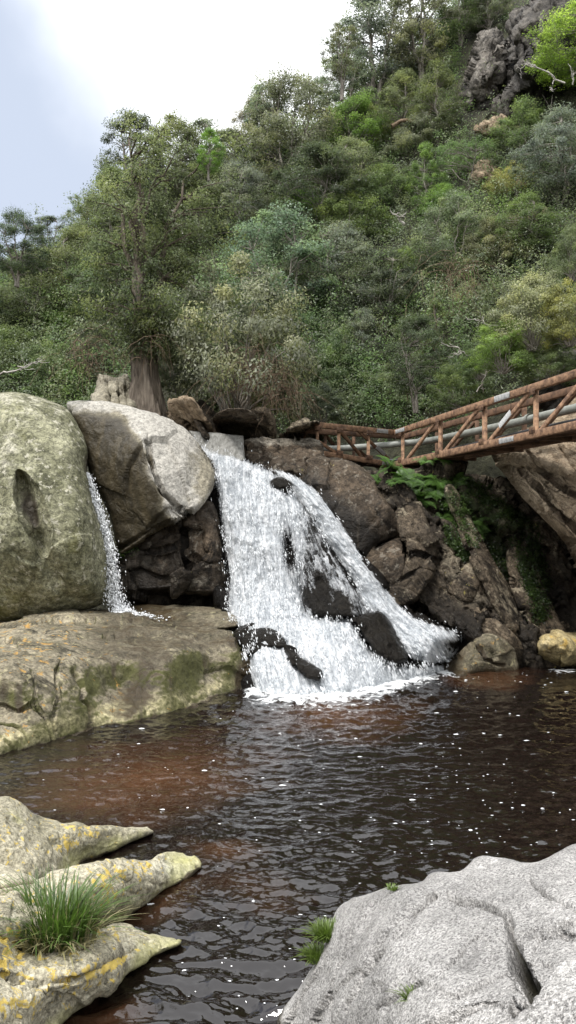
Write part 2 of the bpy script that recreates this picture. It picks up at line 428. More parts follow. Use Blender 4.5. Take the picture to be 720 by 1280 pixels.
M = {}
M['boulder'] = rock_mat('mossy_granite', (0.112, 0.111, 0.062), (0.275, 0.268, 0.178), 0.55, 9, moss=(0.135, 0.13, 0.03), pale=(0.42, 0.40, 0.32), bump=0.05, spots=0.75, stain=.6)
M['pale'] = rock_mat('pale_granite', (0.15, 0.132, 0.092), (0.29, 0.262, 0.20), 0.4, 9, stain=.6, moss=(0.10, 0.095, 0.03), pale=(0.40, 0.378, 0.335), wet=(0.022, 0.017, 0.009), bump=0.04,
                     streak=((2.2, 2.2, 0.3), (0.07, 0.054, 0.028)))
M['dark'] = rock_mat('wet_dark_rock', (0.022, 0.017, 0.012), (0.095, 0.071, 0.049), 0.5, 8, spots=.45, stain=.9, wet=(0.009, 0.0075, 0.006), pale=(0.24, 0.215, 0.175), bump=0.06, rough=0.75, spec=.18,
                     streak=((3.2, 3.2, 0.35), (0.085, 0.07, 0.055)))
M['black'] = rock_mat('black_wet_rock', (0.008, 0.007, 0.006), (0.022, 0.019, 0.015), 0.4, 8, wet=(0.005, 0.0045, 0.004), pale=(0.2, 0.18, 0.15), bump=0.05, rough=0.5, stain=.6, spec=.07)
M['cliff'] = rock_mat('layered_cliff_rock', (0.022, 0.017, 0.012), (0.13, 0.101, 0.07), 0.55, 7, spots=.5, stain=.95, stretch=((1.0, 1.0, 2.4), (0, -0.96, 0)), moss=(0.035, 0.055, 0.015), wet=(0.011, 0.009, 0.007), pale=(0.35, 0.30, 0.215), bump=0.08, rough=0.8, spec=.22, bump_scale=2.2)
M['crag'] = rock_mat('grey_crag_rock', (0.028, 0.025, 0.021), (0.155, 0.138, 0.118), 0.5, 4, spots=.4, stain=.9, wet=(0.012, 0.010, 0.009), pale=(0.30, 0.275, 0.24), bump=0.12, bump_scale=1.2, rough=0.85)
M['yellow'] = rock_mat('yellowish_boulder', (0.20, 0.155, 0.07), (0.43, 0.345, 0.175), 0.4, 10, lichen=(0.5, 0.34, 0.10), pale=(0.50, 0.44, 0.29), bump=0.04, spots=.3)
M['tan'] = rock_mat('tan_cliff_rock', (0.16, 0.115, 0.072), (0.38, 0.285, 0.19), 0.3, 7, spots=.25, stain=.7, pale=(0.46, 0.37, 0.265), wet=(0.05, 0.033, 0.022), bump=0.09, bump_scale=1.6, stretch=((1.0, 1.3, 3.4), (0, -0.8, 0)))
M['ledge'] = rock_mat('lichened_ledge_rock', (0.078, 0.068, 0.042), (0.25, 0.218, 0.153), 0.5, 9, spots=.4, stain=.85, moss=(0.058, 0.060, 0.013), lichen=(0.42, 0.25, 0.07), wet=(0.022, 0.015, 0.007), pale=(0.42, 0.375, 0.22), bump=0.05)
M['shore'] = rock_mat('lichened_shore_rock', (0.21, 0.192, 0.13), (0.41, 0.375, 0.28), 0.55, 34, spots=.4, moss=(0.36, 0.35, 0.15), lichen=(0.58, 0.43, 0.10), wet=(0.03, 0.022, 0.014), pale=(0.52, 0.50, 0.40), bump=0.012, bump_scale=9, lich_scale=15.0, stain=.7)
M['granite'] = rock_mat('speckled_grey_granite', (0.34, 0.328, 0.315), (0.54, 0.52, 0.50), 0.7, 70, stain=.5,  lichen=(0.45, 0.25, 0.14), moss=(0.16, 0.16, 0.06), wet=(0.05, 0.045, 0.03), pale=(0.58, 0.56, 0.54), bump=0.02, bump_scale=8, pits=0.5)
M['leaf'] = leaf_mat('leaves')
M['bark'] = bark_mat('grey_bark', (0.13, 0.115, 0.095), (0.36, 0.33, 0.29))
M['oldbark'] = bark_mat('old_fissured_bark', (0.06, 0.047, 0.037), (0.27, 0.225, 0.18), (7, 7, 0.8), 0.2)
M['twig'] = plain_mat('bleached_dead_wood', (0.32, 0.29, 0.25), (0.55, 0.52, 0.48), 8, 0.8)
M['drytwig'] = plain_mat('brown_dry_twigs', (0.10, 0.065, 0.04), (0.25, 0.18, 0.12), 8, 0.9)
M['soil'] = rock_mat('leaf_litter_soil', (0.022, 0.023, 0.014), (0.06, 0.058, 0.034), 0.4, 6, bump=0.1)
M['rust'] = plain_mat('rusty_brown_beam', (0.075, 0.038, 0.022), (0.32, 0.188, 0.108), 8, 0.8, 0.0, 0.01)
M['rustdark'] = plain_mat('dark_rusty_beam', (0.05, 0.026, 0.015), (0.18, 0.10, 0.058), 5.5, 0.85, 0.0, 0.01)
M['plate'] = plain_mat('grey_zinc_plate', (0.20, 0.20, 0.20), (0.42, 0.42, 0.41), 16, 0.6, 0.1)
M['pipe'] = plain_mat('grey_pipe', (0.19, 0.20, 0.18), (0.30, 0.31, 0.28), 5, 0.5)
M['hose'] = plain_mat('black_plastic_pipe', (0.02, 0.02, 0.022), (0.045, 0.045, 0.05), 5, 0.45)
M['concrete'] = plain_mat('weathered_concrete', (0.10, 0.098, 0.085), (0.28, 0.275, 0.255), 3.5, 0.8, 0.0, 0.03, (3.5, 3.5, 0.5))
M['fall'] = fall_mat('white_water')
t_ = NT('spray_water'); M['spray'] = t_.surf(t_.n('ShaderNodeBsdfPrincipled', {'Base Color': (0.80, 0.82, 0.84), 'Roughness': 0.3, 'Subsurface Weight': 0.0}).outputs[0])
M['water'] = water_mat()
M['grass'] = leaf_mat('grass_blades', 0.05, 0.35, False)
# ------------------------------------------------------------------ ground and hill
def hill_base(x): return np.interp(x, [-30, -10, 0, 5, 9, 14, 30], [31, 29.5, 28.5, 27.5, 24.8, 22.0, 18])
def ridge_h(x): return np.interp(x, [-60, -30, -14, -9, -3, 3, 9, 16, 40], [9, 13.5, 17.0, 22.5, 27, 31.5, 38, 47, 60])
def terrain(x, y, detail=True):
    x = np.asarray(x, float); y = np.asarray(y, float)
    up = 5.0 + 1.28 * (y - hill_base(x)); up = np.where(up < 4.5, 4.5 + 2.2 * (up - 4.5), up)
    rg = ridge_h(x) - 0.25 * np.maximum(y - 45, 0)
    k = 1.5; h = -np.log(np.exp(-np.clip(up, -50, 90) / k) + np.exp(-rg / k)) * k
    bank = np.maximum(np.maximum(-x - 13 - 0.1 * y, x - 12.5) * 0.9, -(y + 3) * 0.35) - 1.0
    bank = np.minimum(bank, 9 + 0 * x)
    h = np.maximum(np.maximum(h, bank), -1.4)
    if detail:
        q = np.stack([x.ravel() / 5, y.ravel() / 5, np.zeros(x.size)], 1)
        h = h + (0.9 * fbm(q, 4, 3).reshape(x.shape)) * sstep(0, 4, h)
    return h

gx = np.concatenate([np.linspace(-90, -24, 34)[:-1], np.linspace(-24, 30, 136), np.linspace(30, 90, 31)[1:]])
gy = np.concatenate([np.linspace(-60, 4, 33)[:-1], np.linspace(4, 62, 146), np.linspace(62, 160, 40)[1:]])
GX, GY = np.meshgrid(gx, gy); GZ = terrain(GX, GY)
nx_, ny_ = len(gx), len(gy)
i0 = (np.arange(ny_ - 1)[:, None] * nx_ + np.arange(nx_ - 1)[None]).ravel()
Gv = np.stack([GX.ravel(), GY.ravel(), GZ.ravel()], 1)
ground = obj_world('hillside', Gv, np.stack([i0, i0 + 1, i0 + 1 + nx_, i0 + nx_], 1), M['soil'], attr={'paint': np.zeros((len(Gv), 4))})
tag(ground, kind='structure')

HX = np.arange(-40, 60, .4); HY = np.arange(15, 110, .4); _a, _b = np.meshgrid(HX, HY); HZ = terrain(_a, _b)
def ground_at(x, y):
    i = np.clip(((np.asarray(x) + 40) / .4), 0, len(HX) - 2); j = np.clip(((np.asarray(y) - 15) / .4), 0, len(HY) - 2); a = i.astype(int); b = j.astype(int); u, v = i - a, j - b
    return HZ[b, a] * (1 - u) * (1 - v) + HZ[b, a + 1] * u * (1 - v) + HZ[b + 1, a] * (1 - u) * v + HZ[b + 1, a + 1] * u * v
def hit(px, py, d0=22.0, d1=110.0):
    """where the ray through a pixel meets the hillside"""
    px = np.atleast_1d(np.asarray(px, float)); py = np.atleast_1d(np.asarray(py, float))
    D = np.full(px.shape, d0); done = np.zeros(px.shape, bool)
    for d in np.arange(d0, d1, 0.25):
        P = unproject(px, py, np.full(px.shape, d)); under = (P[:, 2] < ground_at(P[:, 0], P[:, 1])) & ~done
        D[under] = d; done |= under
    return unproject(px, py, D), D, done

# ------------------------------------------------------------------ boulders
Z = 'z'
def rock(name, label, cat, *a, group=None, **k):
    o = relief(name, *a, **k); tag(o, label, cat, group); return o

def P4(n, moss=0, lich=0, wet=0, pale=0):  # wet darkens: real damp and, in some recesses, painted shade
    return np.stack([np.broadcast_to(np.asarray(v, float), (n,)) for v in (moss, lich, wet, pale)], 1)

# 1 big mossy boulder
def ex1(px, py):
    le = np.interp(py, [585, 600, 630, 660, 685, 700], [24, 18, 17, 27, 50, 62]); u = px - le
    w = sstep(588, 606, py) * (1 - sstep(668, 692, py)); wid = np.interp(py, [585, 630, 690], [12, 26, 12])
    dl, _, _, ins = poly_field(px, py, catmull([(22, 587), (17, 606), (18, 630), (30, 660), (44, 682), (57, 697), (63, 672), (61, 642), (51, 614), (38, 596)], 5))
    hol = np.where(ins, 0.95 * (1 - np.exp(-dl / 8.0)) * np.exp(-np.maximum(u - 6, 0) / 30), 0)
    lump = -0.35 * blob(px, py, 8, 680, 28, 40) - 0.25 * blob(px, py, 100, 640, 22, 50) + 0.3 * blob(px, py, 65, 712, 9, 40, -28)
    shoulder = 0.5 * blob(px, py, 112, 580, 10, 14)
    return hol + lump + shoulder
def pt1(px, py, V, N):
    up = sstep(0.1, 0.9, N[:, 2])
    return P4(len(px), moss=0.22 + 0.25 * blob(px, py, 20, 760, 60, 40) + .2 * blob(px, py, 90, 690, 18, 40) + 0.12 * blob(px, py, 20, 520, 60, 40), pale=0.25 * up + 0.25 * blob(px, py, 10, 590, 16, 60) + 0.12, wet=.30 * sstep(.02, .3, fbm(np.stack([px * .05, py * .010, np.zeros(len(px))], 1), 4, 49)) * sstep(560, 640, py) + 0.75 * blob(px, py, 112, 582, 9, 22) + 0.55 * blob(px, py, 40, 640, 13, 40, -15))  # wet: streaks plus painted shade in hollow and notch; pale lightens upward faces
rock('boulder', 'huge rounded olive-grey mossy boulder with a scooped hollow at the left edge', 'boulder',
     [(-230, 530), (-150, 508), (-70, 497), (0, 491), (28, 491), (60, 500), (85, 512), (99, 535), (109, 560), (109, 592), (114, 620), (126, 660), (137, 705), (138, 735), (126, 756), (100, 764), (60, 772), (0, 782), (-70, 788), (-230, 792)],
     [(40, 625, 19.3), (-60, 640, 20.2), (100, 605, 20.2), (122, 720, 19.9), (40, 762, 19.9), (40, 510, 20.9), (-60, 510, 21), (-220, 560, 21.5), (-220, 780, 20.5), (70, 690, 19.3), (10, 560, 19.9)], M['boulder'],
     rnd_m=1.0, rnd_px=34, thick=3, step=1.3, disp=[('fbm', 2.2, 0.35, 4), ('facet', 3.2, 0.12, 13), ('fbm', 0.6, 0.07, 5), ('fbm', 0.16, 0.022, 6)], extra=ex1, paint=pt1, seed=1, keep='b1', edge_fade=10)

# 2 pale boulder with a darker left flank
def ex2(px, py):
    c = np.interp(py, [500, 520, 545, 575, 610, 656], [150, 165, 180, 185, 196, 219]); left = sstep(2, -60, px - c)
    k = sstep(505, 560, py)
    return k * (.0105 * np.maximum(c - px, 0) + .0085 * np.maximum(px - c, 0) - .32) + 0.18 * blob(px, py, 245, 600, 16, 40, 10)
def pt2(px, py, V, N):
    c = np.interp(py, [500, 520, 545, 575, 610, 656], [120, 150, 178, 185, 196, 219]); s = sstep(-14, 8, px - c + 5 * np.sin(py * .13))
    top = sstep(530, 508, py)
    return P4(len(px), moss=.25 * (1 - s) + .1, wet=(1 - s) * 0.82 * (1 - top) + 0.5 * blob(px, py, 105, 560, 14, 40) + .4 * blob(px, py, 268, 600, 10, 30) + .5 * sstep(640, 690, py) * (1 - s), pale=np.maximum(s * 0.75, top * .7) - .5 * blob(px, py, 258, 590, 22, 50), lich=0.0)  # left flank coloured darker, right face and top paler
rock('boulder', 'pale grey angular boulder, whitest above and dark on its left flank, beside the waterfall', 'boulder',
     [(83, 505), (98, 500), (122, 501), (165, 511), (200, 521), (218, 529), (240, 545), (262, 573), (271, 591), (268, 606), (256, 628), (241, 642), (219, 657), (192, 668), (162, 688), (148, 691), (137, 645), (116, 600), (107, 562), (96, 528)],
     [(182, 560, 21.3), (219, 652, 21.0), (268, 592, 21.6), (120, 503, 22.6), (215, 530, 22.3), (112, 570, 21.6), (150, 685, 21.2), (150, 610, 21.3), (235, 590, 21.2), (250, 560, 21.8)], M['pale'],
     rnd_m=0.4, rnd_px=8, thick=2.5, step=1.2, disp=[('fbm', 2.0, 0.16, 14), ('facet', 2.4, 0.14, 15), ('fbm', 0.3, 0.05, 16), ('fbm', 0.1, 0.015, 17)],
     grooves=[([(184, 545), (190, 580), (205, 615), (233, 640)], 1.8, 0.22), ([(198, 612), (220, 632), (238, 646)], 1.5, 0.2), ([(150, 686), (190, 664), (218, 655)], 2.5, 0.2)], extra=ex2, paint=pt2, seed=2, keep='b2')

# 3 dark wet boulder under it
def ex3(px, py): return 0.9 * sstep(738, 752, py) + 0.25 * blob(px, py, 190, 705, 22, 30)
def pt3(px, py, V, N):
    w = 0.55 + .4 * sstep(735, 750, py) - .6 * blob(px, py, 250, 690, 22, 30) + .2 * blob(px, py, 170, 740, 40, 20) - .2 * blob(px, py, 252, 740, 16, 12)  # wet rock, with shade of the undercut painted in along the base
    return P4(len(px), moss=0.25 * blob(px, py, 160, 690, 20, 20) + .3 * blob(px, py, 252, 730, 25, 10), wet=w, pale=.45 * blob(px, py, 182, 702, 14, 22) + 0.5 * blob(px, py, 248, 728, 26, 14), lich=0.12 * blob(px, py, 240, 730, 40, 14))
rock('boulder', 'dark wet undercut boulder propping up the pale boulder beside the waterfall', 'boulder',
     [(146, 690), (165, 682), (192, 664), (220, 654), (240, 640), (262, 630), (273, 660), (279, 690), (284, 725), (285, 768), (240, 770), (190, 768), (152, 762), (146, 730)],
     [(150, 700, 21.8), (225, 700, 21.1), (270, 660, 21.6), (282, 745, 21.5), (220, 765, 21.3), (155, 755, 21.6)], M['dark'],
     rnd_m=0.5, rnd_px=14, thick=2.2, step=1.2, disp=[('facet', 1.3, 0.22, 24), ('fbm', 0.8, 0.12, 25), ('fbm', 0.22, 0.04, 26)],
     grooves=[([(229, 655), (231, 690), (236, 720), (222, 742)], 2.0, 0.4), ([(160, 682), (195, 690), (230, 672)], 1.5, .12), ([(236, 690), (262, 705), (280, 700)], 1.5, .12)], extra=ex3, paint=pt3, seed=3, keep='b3')
rock('rock_slab', 'low wet brown slab at the foot of the dark undercut boulder', 'rock',
     [(140, 766), (165, 757), (210, 756), (250, 758), (292, 762), (298, 775), (290, 786), (220, 786), (165, 780)],
     [(145, 770, 20.9), (290, 766, 20.4), (220, 757, 21.2), (220, 784, 19.8), (290, 784, 19.3)], M['ledge'], rnd_m=0.4, rnd_px=8, thick=0.8, step=1.3,
     disp=[('fbm', 0.7, 0.10, 34), ('fbm', 0.2, 0.03, 35)], paint=lambda px, py, V, N: P4(len(px), wet=0.45 + .3 * sstep(250, 170, px), pale=.4 * blob(px, py, 265, 770, 26, 9)), seed=4)

# 4 ledge between the boulders and the pool
def ex4(px, py):
    e = 0.0
    for cx, cy, rx, ry, d in ((20, 855, 22, 40, -.2), (105, 870, 26, 34, -.12), (50, 900, 20, 26, -.12), (215, 850, 40, 30, -.12), (150, 900, 30, 20, -.08), (165, 845, 10, 26, .1), (290, 835, 18, 20, -.1)):
        e = e + d * blob(px, py, cx, cy, rx, ry)
    return e
def pt4(px, py, V, N):
    wl = np.clip(V[:, 2], -1, 3); band = np.exp(-((wl - 0.16) / 0.17) ** 2); up = sstep(0.55, 0.9, N[:, 2])
    moss = 0.56 * (1 - up) + .12 + .28 * blob(px, py, 175, 850, 18, 30) + .25 * blob(px, py, 210, 835, 60, 18) + .22 * blob(px, py, 110, 850, 14, 18) + .3 * blob(px, py, 290, 800, 22, 10)
    lich = 0.16 + 0.16 * up * sstep(200, 60, px) + .15 * blob(px, py, 155, 885, 18, 18)
    strk = sstep(.0, .3, fbm(np.stack([px * .06, py * .012, np.zeros(len(px))], 1), 4, 48)) * (1 - up)
    wet = (0.55 * strk + 0.9 * sstep(0.05, -0.03, wl) + 0.42 * up * sstep(60, 150, px) + .42 * blob(px, py, 175, 860, 13, 34, 15) + .34 * blob(px, py, 115, 905, 9, 26) + .7 * blob(px, py, 308, 848, 12, 20) + .4 * blob(px, py, 300, 800, 14, 14)) + .12
    pale = 0.62 * band + 0.34 * blob(px, py, 20, 860, 45, 55) * (1 - up) + .3 * blob(px, py, 130, 900, 60, 30) + .18 * blob(px, py, 210, 860, 30, 34)
    return P4(len(px), moss, lich, wet, pale)
rock('rock_ledge', 'broad flat lichened rock ledge under the mossy boulder, cracked face dropping to the pool', 'rock',
     [(-280, 775), (-70, 772), (0, 776), (60, 768), (130, 762), (172, 768), (230, 776), (288, 788), (302, 803), (309, 826), (319, 852), (320, 868), (308, 880), (250, 905), (160, 933), (70, 962), (0, 974), (-70, 992), (-280, 1060)],
     [(0, 776, Z, 1.3), (130, 763, Z, 1.45), (230, 778, Z, 1.18), (295, 792, Z, 1.12), (0, 822, 13.9), (75, 813, 15.0), (150, 812, 16.0), (225, 803, 17.0), (0, 945, Z, 0), (70, 925, Z, 0), (160, 904, Z, 0), (250, 880, Z, 0), (316, 860, Z, 0), (-70, 966, Z, 0), (-270, 1030, Z, 0), (-270, 780, 20), (-270, 850, Z, 1.3), (-70, 775, 20), (0, 880, 12.9), (150, 860, 15.2), (250, 840, 16.9), (0, 970, Z, -.35), (160, 930, Z, -.4), (310, 876, Z, -.2)], M['ledge'],
     rnd_m=0.35, rnd_px=9, thick=2.0, step=1.3, disp=[('fbm', 1.6, 0.14, 41), ('facet', 1.4, 0.13, 42), ('fbm', 0.35, 0.07, 43), ('fbm', 0.1, 0.02, 44)],
     crack_wet=.12, grooves=[([(-30, 884), (0, 880), (22, 888), (44, 876)], 1.2, .10), ([(40, 838), (46, 862), (44, 878), (60, 900), (64, 930)], 1.2, .10), ([(80, 818), (70, 842), (74, 870), (68, 902), (78, 944)], 1.2, .10), ([(92, 838), (104, 858), (103, 874), (114, 886), (113, 908)], 2.2, .14), ([(0, 905), (22, 910), (38, 935)], 1.4, .1)],
     extra=ex4, paint=pt4, seed=5, keep='ledge')

# 5 shore rocks in front at left
def shore_paint(px, py, V, N):
    z = V[:, 2]; n = len(px)
    lich = 0.30 + .3 * blob(px, py, 112, 1040, 14, 8) + .25 * blob(px, py, 85, 1055, 18, 12) + .34 * blob(px, py, 175, 1085, 22, 8) + .25 * blob(px, py, 130, 1105, 20, 20) + .3 * blob(px, py, 10, 1185, 22, 22) + .2 * blob(px, py, 80, 1225, 40, 20) + .3 * blob(px, py, 20, 1250, 24, 20) + .15 * blob(px, py, 140, 1168, 30, 10)
    band = sstep(0.32, 0.08, z)
    return P4(n, moss=0.4 * band + .16 + .2 * blob(px, py, 15, 1020, 30, 20), lich=lich - .1 * band, wet=0.95 * sstep(0.07, 0.0, z) + 0.2 * sstep(.2, .05, z) * (fbm(V * 6, 3, 2) > .05), pale=.35 * blob(px, py, 215, 1085, 40, 18) + .2)
rock('shore_rock', 'farthest of the three grey shore rock tongues at left, yellow lichen near its tip', 'rock',
     [(-50, 985), (0, 993), (25, 1002), (44, 1018), (75, 1026), (110, 1030), (150, 1033), (182, 1034), (190, 1040), (160, 1055), (110, 1078), (60, 1096), (40, 1105), (-50, 1085)],
     [(0, 993, Z, .78), (-50, 990, Z, .9), (182, 1036, Z, .12), (100, 1031, Z, .36), (0, 1075, Z, .5), (60, 1085, Z, .3), (120, 1060, Z, .14), (45, 1022, Z, .5), (60, 1050, Z, .42), (20, 1040, Z, .62), (110, 1078, Z, .0)], M['shore'],
     rnd_m=0.09, rnd_px=6, thick=0.5, step=1.5, disp=[('fbm', 0.9, 0.10, 51), ('fbm', 0.35, 0.07, 56), ('facet', 0.6, 0.05, 52), ('facet', .22, .025, 55), ('fbm', 0.16, 0.03, 53), ('fbm', 0.05, 0.01, 54)], paint=shore_paint, seed=6, jitter=6, keep='s1', edge_fade=3)
rock('shore_rock', 'smooth plain grey slab wedged at the left edge between the lichened shore rock tongues', 'rock',
     [(-50, 1072), (0, 1079), (22, 1090), (48, 1101), (46, 1114), (20, 1124), (0, 1132), (-50, 1142)],
     [(-50, 1080, Z, .75), (0, 1080, Z, .62), (45, 1103, Z, .5), (0, 1128, Z, .5), (10, 1105, Z, .62)], M['shore'], rnd_m=0.12, rnd_px=8, thick=0.5, step=1.5,
     disp=[('fbm', 0.6, 0.06, 61), ('fbm', 0.12, 0.02, 62)], grooves=[([(-20, 1112), (20, 1106), (46, 1104)], 1.5, .05)], paint=lambda px, py, V, N: P4(len(px), pale=.25, moss=.08), seed=7)
rock('shore_rock', 'long pale shore rock tongue behind the grass tuft, yellow streak along its crest', 'rock',
     [(-50, 1132), (0, 1122), (30, 1112), (52, 1098), (78, 1085), (110, 1078), (142, 1075), (185, 1074), (212, 1065), (235, 1067), (252, 1076), (247, 1088), (222, 1104), (192, 1124), (165, 1142), (130, 1166), (80, 1200), (0, 1215), (-50, 1215)],
     [(212, 1066, Z, .18), (250, 1077, Z, .07), (142, 1077, Z, .5), (52, 1100, Z, .6), (192, 1117, Z, .11), (160, 1137, Z, .12), (-40, 1140, Z, .68), (0, 1160, Z, .6), (60, 1165, Z, .42), (120, 1105, Z, .55), (80, 1130, Z, .55), (190, 1090, Z, .3), (110, 1165, Z, .1), (0, 1205, Z, .35), (80, 1195, Z, -.1)], M['shore'],
     rnd_m=0.08, rnd_px=6, thick=0.5, step=1.5, disp=[('fbm', 0.8, 0.08, 71), ('fbm', 0.35, 0.07, 76), ('facet', 0.55, 0.04, 72), ('facet', .22, .025, 75), ('fbm', 0.14, 0.03, 73), ('fbm', 0.05, 0.01, 74)], paint=shore_paint, seed=8, jitter=6, keep='s2', edge_fade=3)
def pt_s3(px, py, V, N):
    A = shore_paint(px, py, V, N); A[:, 1] += .6 * blob(px, py, 138, 1207, 32, 3, -27); return A
rock('shore_rock', 'nearest shore rock tongue, in the lower left corner below the grass tuft, orange lichen', 'rock',
     [(-50, 1168), (0, 1172), (22, 1186), (45, 1196), (80, 1184), (105, 1170), (135, 1155), (160, 1156), (185, 1166), (215, 1172), (224, 1181), (190, 1198), (168, 1214), (142, 1234), (112, 1254), (75, 1280), (50, 1312), (-50, 1330)],
     [(0, 1175, Z, .55), (150, 1158, Z, .22), (222, 1178, Z, .08), (108, 1212, Z, .38), (165, 1214, Z, .10), (70, 1282, Z, .10), (0, 1250, Z, .55), (45, 1200, Z, .42), (-40, 1180, Z, .7), (-40, 1300, Z, .55), (60, 1240, Z, .38), (140, 1190, Z, .3), (120, 1248, Z, .10)], M['shore'],
     rnd_m=0.08, rnd_px=6, thick=0.5, step=1.5, disp=[('fbm', 0.7, 0.08, 81), ('fbm', 0.35, 0.07, 86), ('facet', 0.5, 0.045, 82), ('facet', .22, .025, 85), ('fbm', 0.14, 0.03, 83), ('fbm', 0.05, 0.01, 84)],
     grooves=[([(95, 1228), (130, 1206), (165, 1190)], 2.2, .10), ([(0, 1212), (50, 1222), (95, 1226)], 2, .06)], paint=pt_s3, seed=9, jitter=6, keep='s3', edge_fade=3)

# 6 speckled granite in front at right
CRK = [(560, 1120), (600, 1128), (634, 1150), (640, 1185), (652, 1215), (668, 1240), (690, 1265), (708, 1290)]
def pt6(px, py, V, N):
    d, _, _, _ = poly_field(px, py, catmull(CRK[2:], 5, False), False)
    return P4(len(px), moss=.75 * np.exp(-(d / 5) ** 2) + .26 * blob(px, py, 610, 1110, 34, 20) + .2 * blob(px, py, 440, 1130, 20, 14), lich=.22 * blob(px, py, 475, 1190, 10, 8) + .2 * blob(px, py, 460, 1215, 40, 50) - .02, wet=.5 * np.exp(-(d / 3) ** 2) + .75 * sstep(.14, 0, V[:, 2]) + .16 * blob(px, py, 440, 1150, 40, 30) + .14 * blob(px, py, 400, 1240, 30, 50), pale=.35 * blob(px, py, 520, 1200, 80, 60) + .2)  # wet also darkens the crack core and patches on the left
def ex6(px, py):
    return -0.05 * blob(px, py, 520, 1165, 50, 30) - .06 * blob(px, py, 560, 1235, 60, 30) + .05 * blob(px, py, 620, 1100, 30, 12) - .05 * blob(px, py, 690, 1180, 40, 60)
rock('granite_rock', 'big pale speckled granite rock with a deep crack in the lower right corner', 'rock',
     [(332, 1310), (340, 1280), (358, 1255), (376, 1231), (402, 1188), (419, 1141), (436, 1125), (455, 1119), (480, 1110), (503, 1105), (526, 1103), (541, 1091), (575, 1089), (597, 1071), (631, 1073), (655, 1078), (676, 1076), (702, 1062), (722, 1055), (790, 1046), (900, 1040), (1060, 1060), (1100, 1250), (1080, 1460), (700, 1500), (332, 1460)],
     [(420, 1141, Z, .62), (503, 1106, Z, .95), (600, 1073, Z, 1.12), (722, 1056, Z, 1.28), (345, 1275, Z, .0), (400, 1232, Z, .42), (380, 1300, Z, .1), (500, 1200, Z, 1.02), (600, 1180, Z, 1.22), (720, 1150, Z, 1.42), (500, 1290, Z, 1.05), (620, 1290, Z, 1.35), (790, 1300, Z, 1.6), (790, 1060, Z, 1.4), (1080, 1080, Z, 1.5), (1080, 1400, Z, 1.6), (345, 1400, Z, -.1), (600, 1450, Z, 1.3), (450, 1190, Z, .78), (440, 1270, Z, .7)], M['granite'],
     rnd_m=0.14, rnd_px=10, thick=1.0, step=1.5, disp=[('fbm', 0.9, 0.08, 91), ('facet', 1.5, 0.05, 92), ('facet', 0.5, 0.03, 95), ('fbm', 0.2, 0.035, 93), ('fbm', 0.1, 0.016, 96), ('fbm', 0.06, 0.012, 94)],
     grooves=[(CRK[2:], 4.6, .28), (CRK[:4], 2.5, .08), ([(470, 1262), (505, 1236), (545, 1222), (575, 1196), (595, 1172), (622, 1162), (640, 1175)], 1.8, .08), ([(430, 1262), (452, 1215), (480, 1175), (500, 1150), (545, 1120)], 2.0, .06), ([(660, 1100), (700, 1130), (730, 1140)], 1.8, .06), ([(520, 1290), (600, 1250), (650, 1262)], 2, .035), ([(640, 1172), (690, 1160), (740, 1170)], 2, .04)],
     extra=ex6, paint=pt6, seed=10, jitter=2.0, keep='gr', edge_fade=16)

# ------------------------------------------------------------------ right-hand cliffs
RX = np.array([[0.83, 0, 0.55], [0, 0.6, 0], [-0.28, 0, 0.42]]) * 1.0   # bedding dips down to the right
def pt_face(px, py, V, N):
    n = len(px)
    return P4(n, moss=.10 + .55 * blob(px, py, 620, 660, 60, 50, 50) + .35 * blob(px, py, 560, 640, 30, 30), wet=.40 + .35 * blob(px, py, 400, 660, 70, 60) + .5 * blob(px, py, 560, 805, 90, 40) + .35 * blob(px, py, 690, 760, 40, 60) + .25 * blob(px, py, 520, 690, 30, 50), pale=.42 * blob(px, py, 600, 740, 40, 60, 60) + .3 * blob(px, py, 560, 700, 40, 30) + .1, lich=.12)
rock('cliff', 'layered dark brown cliff face right of the waterfall under the bridge', 'cliff',
     [(296, 568), (340, 572), (395, 574), (470, 588), (560, 592), (620, 598), (690, 650), (740, 720), (800, 770), (800, 870), (700, 870), (600, 862), (560, 852), (520, 800), (470, 760), (430, 700), (380, 640), (330, 600)],
     [(320, 580, 24.2), (480, 600, 23.7), (620, 610, 23.8), (500, 780, 21.3), (600, 836, Z, 0), (740, 832, Z, 0), (700, 720, 22.8), (430, 680, 22.8), (560, 700, 22.4), (800, 800, 21.6), (640, 700, 22.7)], M['cliff'],
     rnd_m=0.3, rnd_px=8, thick=1.5, step=1.3, disp=[('fbm', 2.0, 0.3, 101), ('facet', 1, 0.75, 109, RX * .85), ('facet', 1, 0.26, 103, RX * 2.2), ('facet', 1, 0.08, 105, RX * 6), ('fbm', 0.3, 0.06, 104)], paint=pt_face, seed=11, keep='face')
rock('boulder', 'dark smooth rock shoulder with pale blotches under the left end of the bridge', 'boulder',
     [(356, 590), (366, 579), (400, 571), (436, 575), (462, 592), (480, 620), (498, 652), (502, 664), (470, 678), (456, 700), (440, 700), (412, 664), (386, 634), (362, 606)],
     [(366, 582, 23.6), (440, 577, 23.3), (500, 660, 22.5), (430, 640, 22.3), (445, 695, 22.2), (385, 630, 22.8), (470, 640, 22.2)], M['dark'], rnd_m=0.3, rnd_px=7, thick=1.4, step=1.2,
     disp=[('fbm', 1.4, 0.12, 111), ('facet', 1.8, 0.16, 112), ('fbm', 0.25, 0.04, 113)], paint=lambda px, py, V, N: P4(len(px), wet=.36 + .6 * sstep(-35, 15, (py - 600) - (px - 380) * .85), pale=.18 * blob(px, py, 450, 620, 35, 50, 55) + .15 * blob(px, py, 400, 585, 30, 10), moss=.05, lich=.1), seed=12)
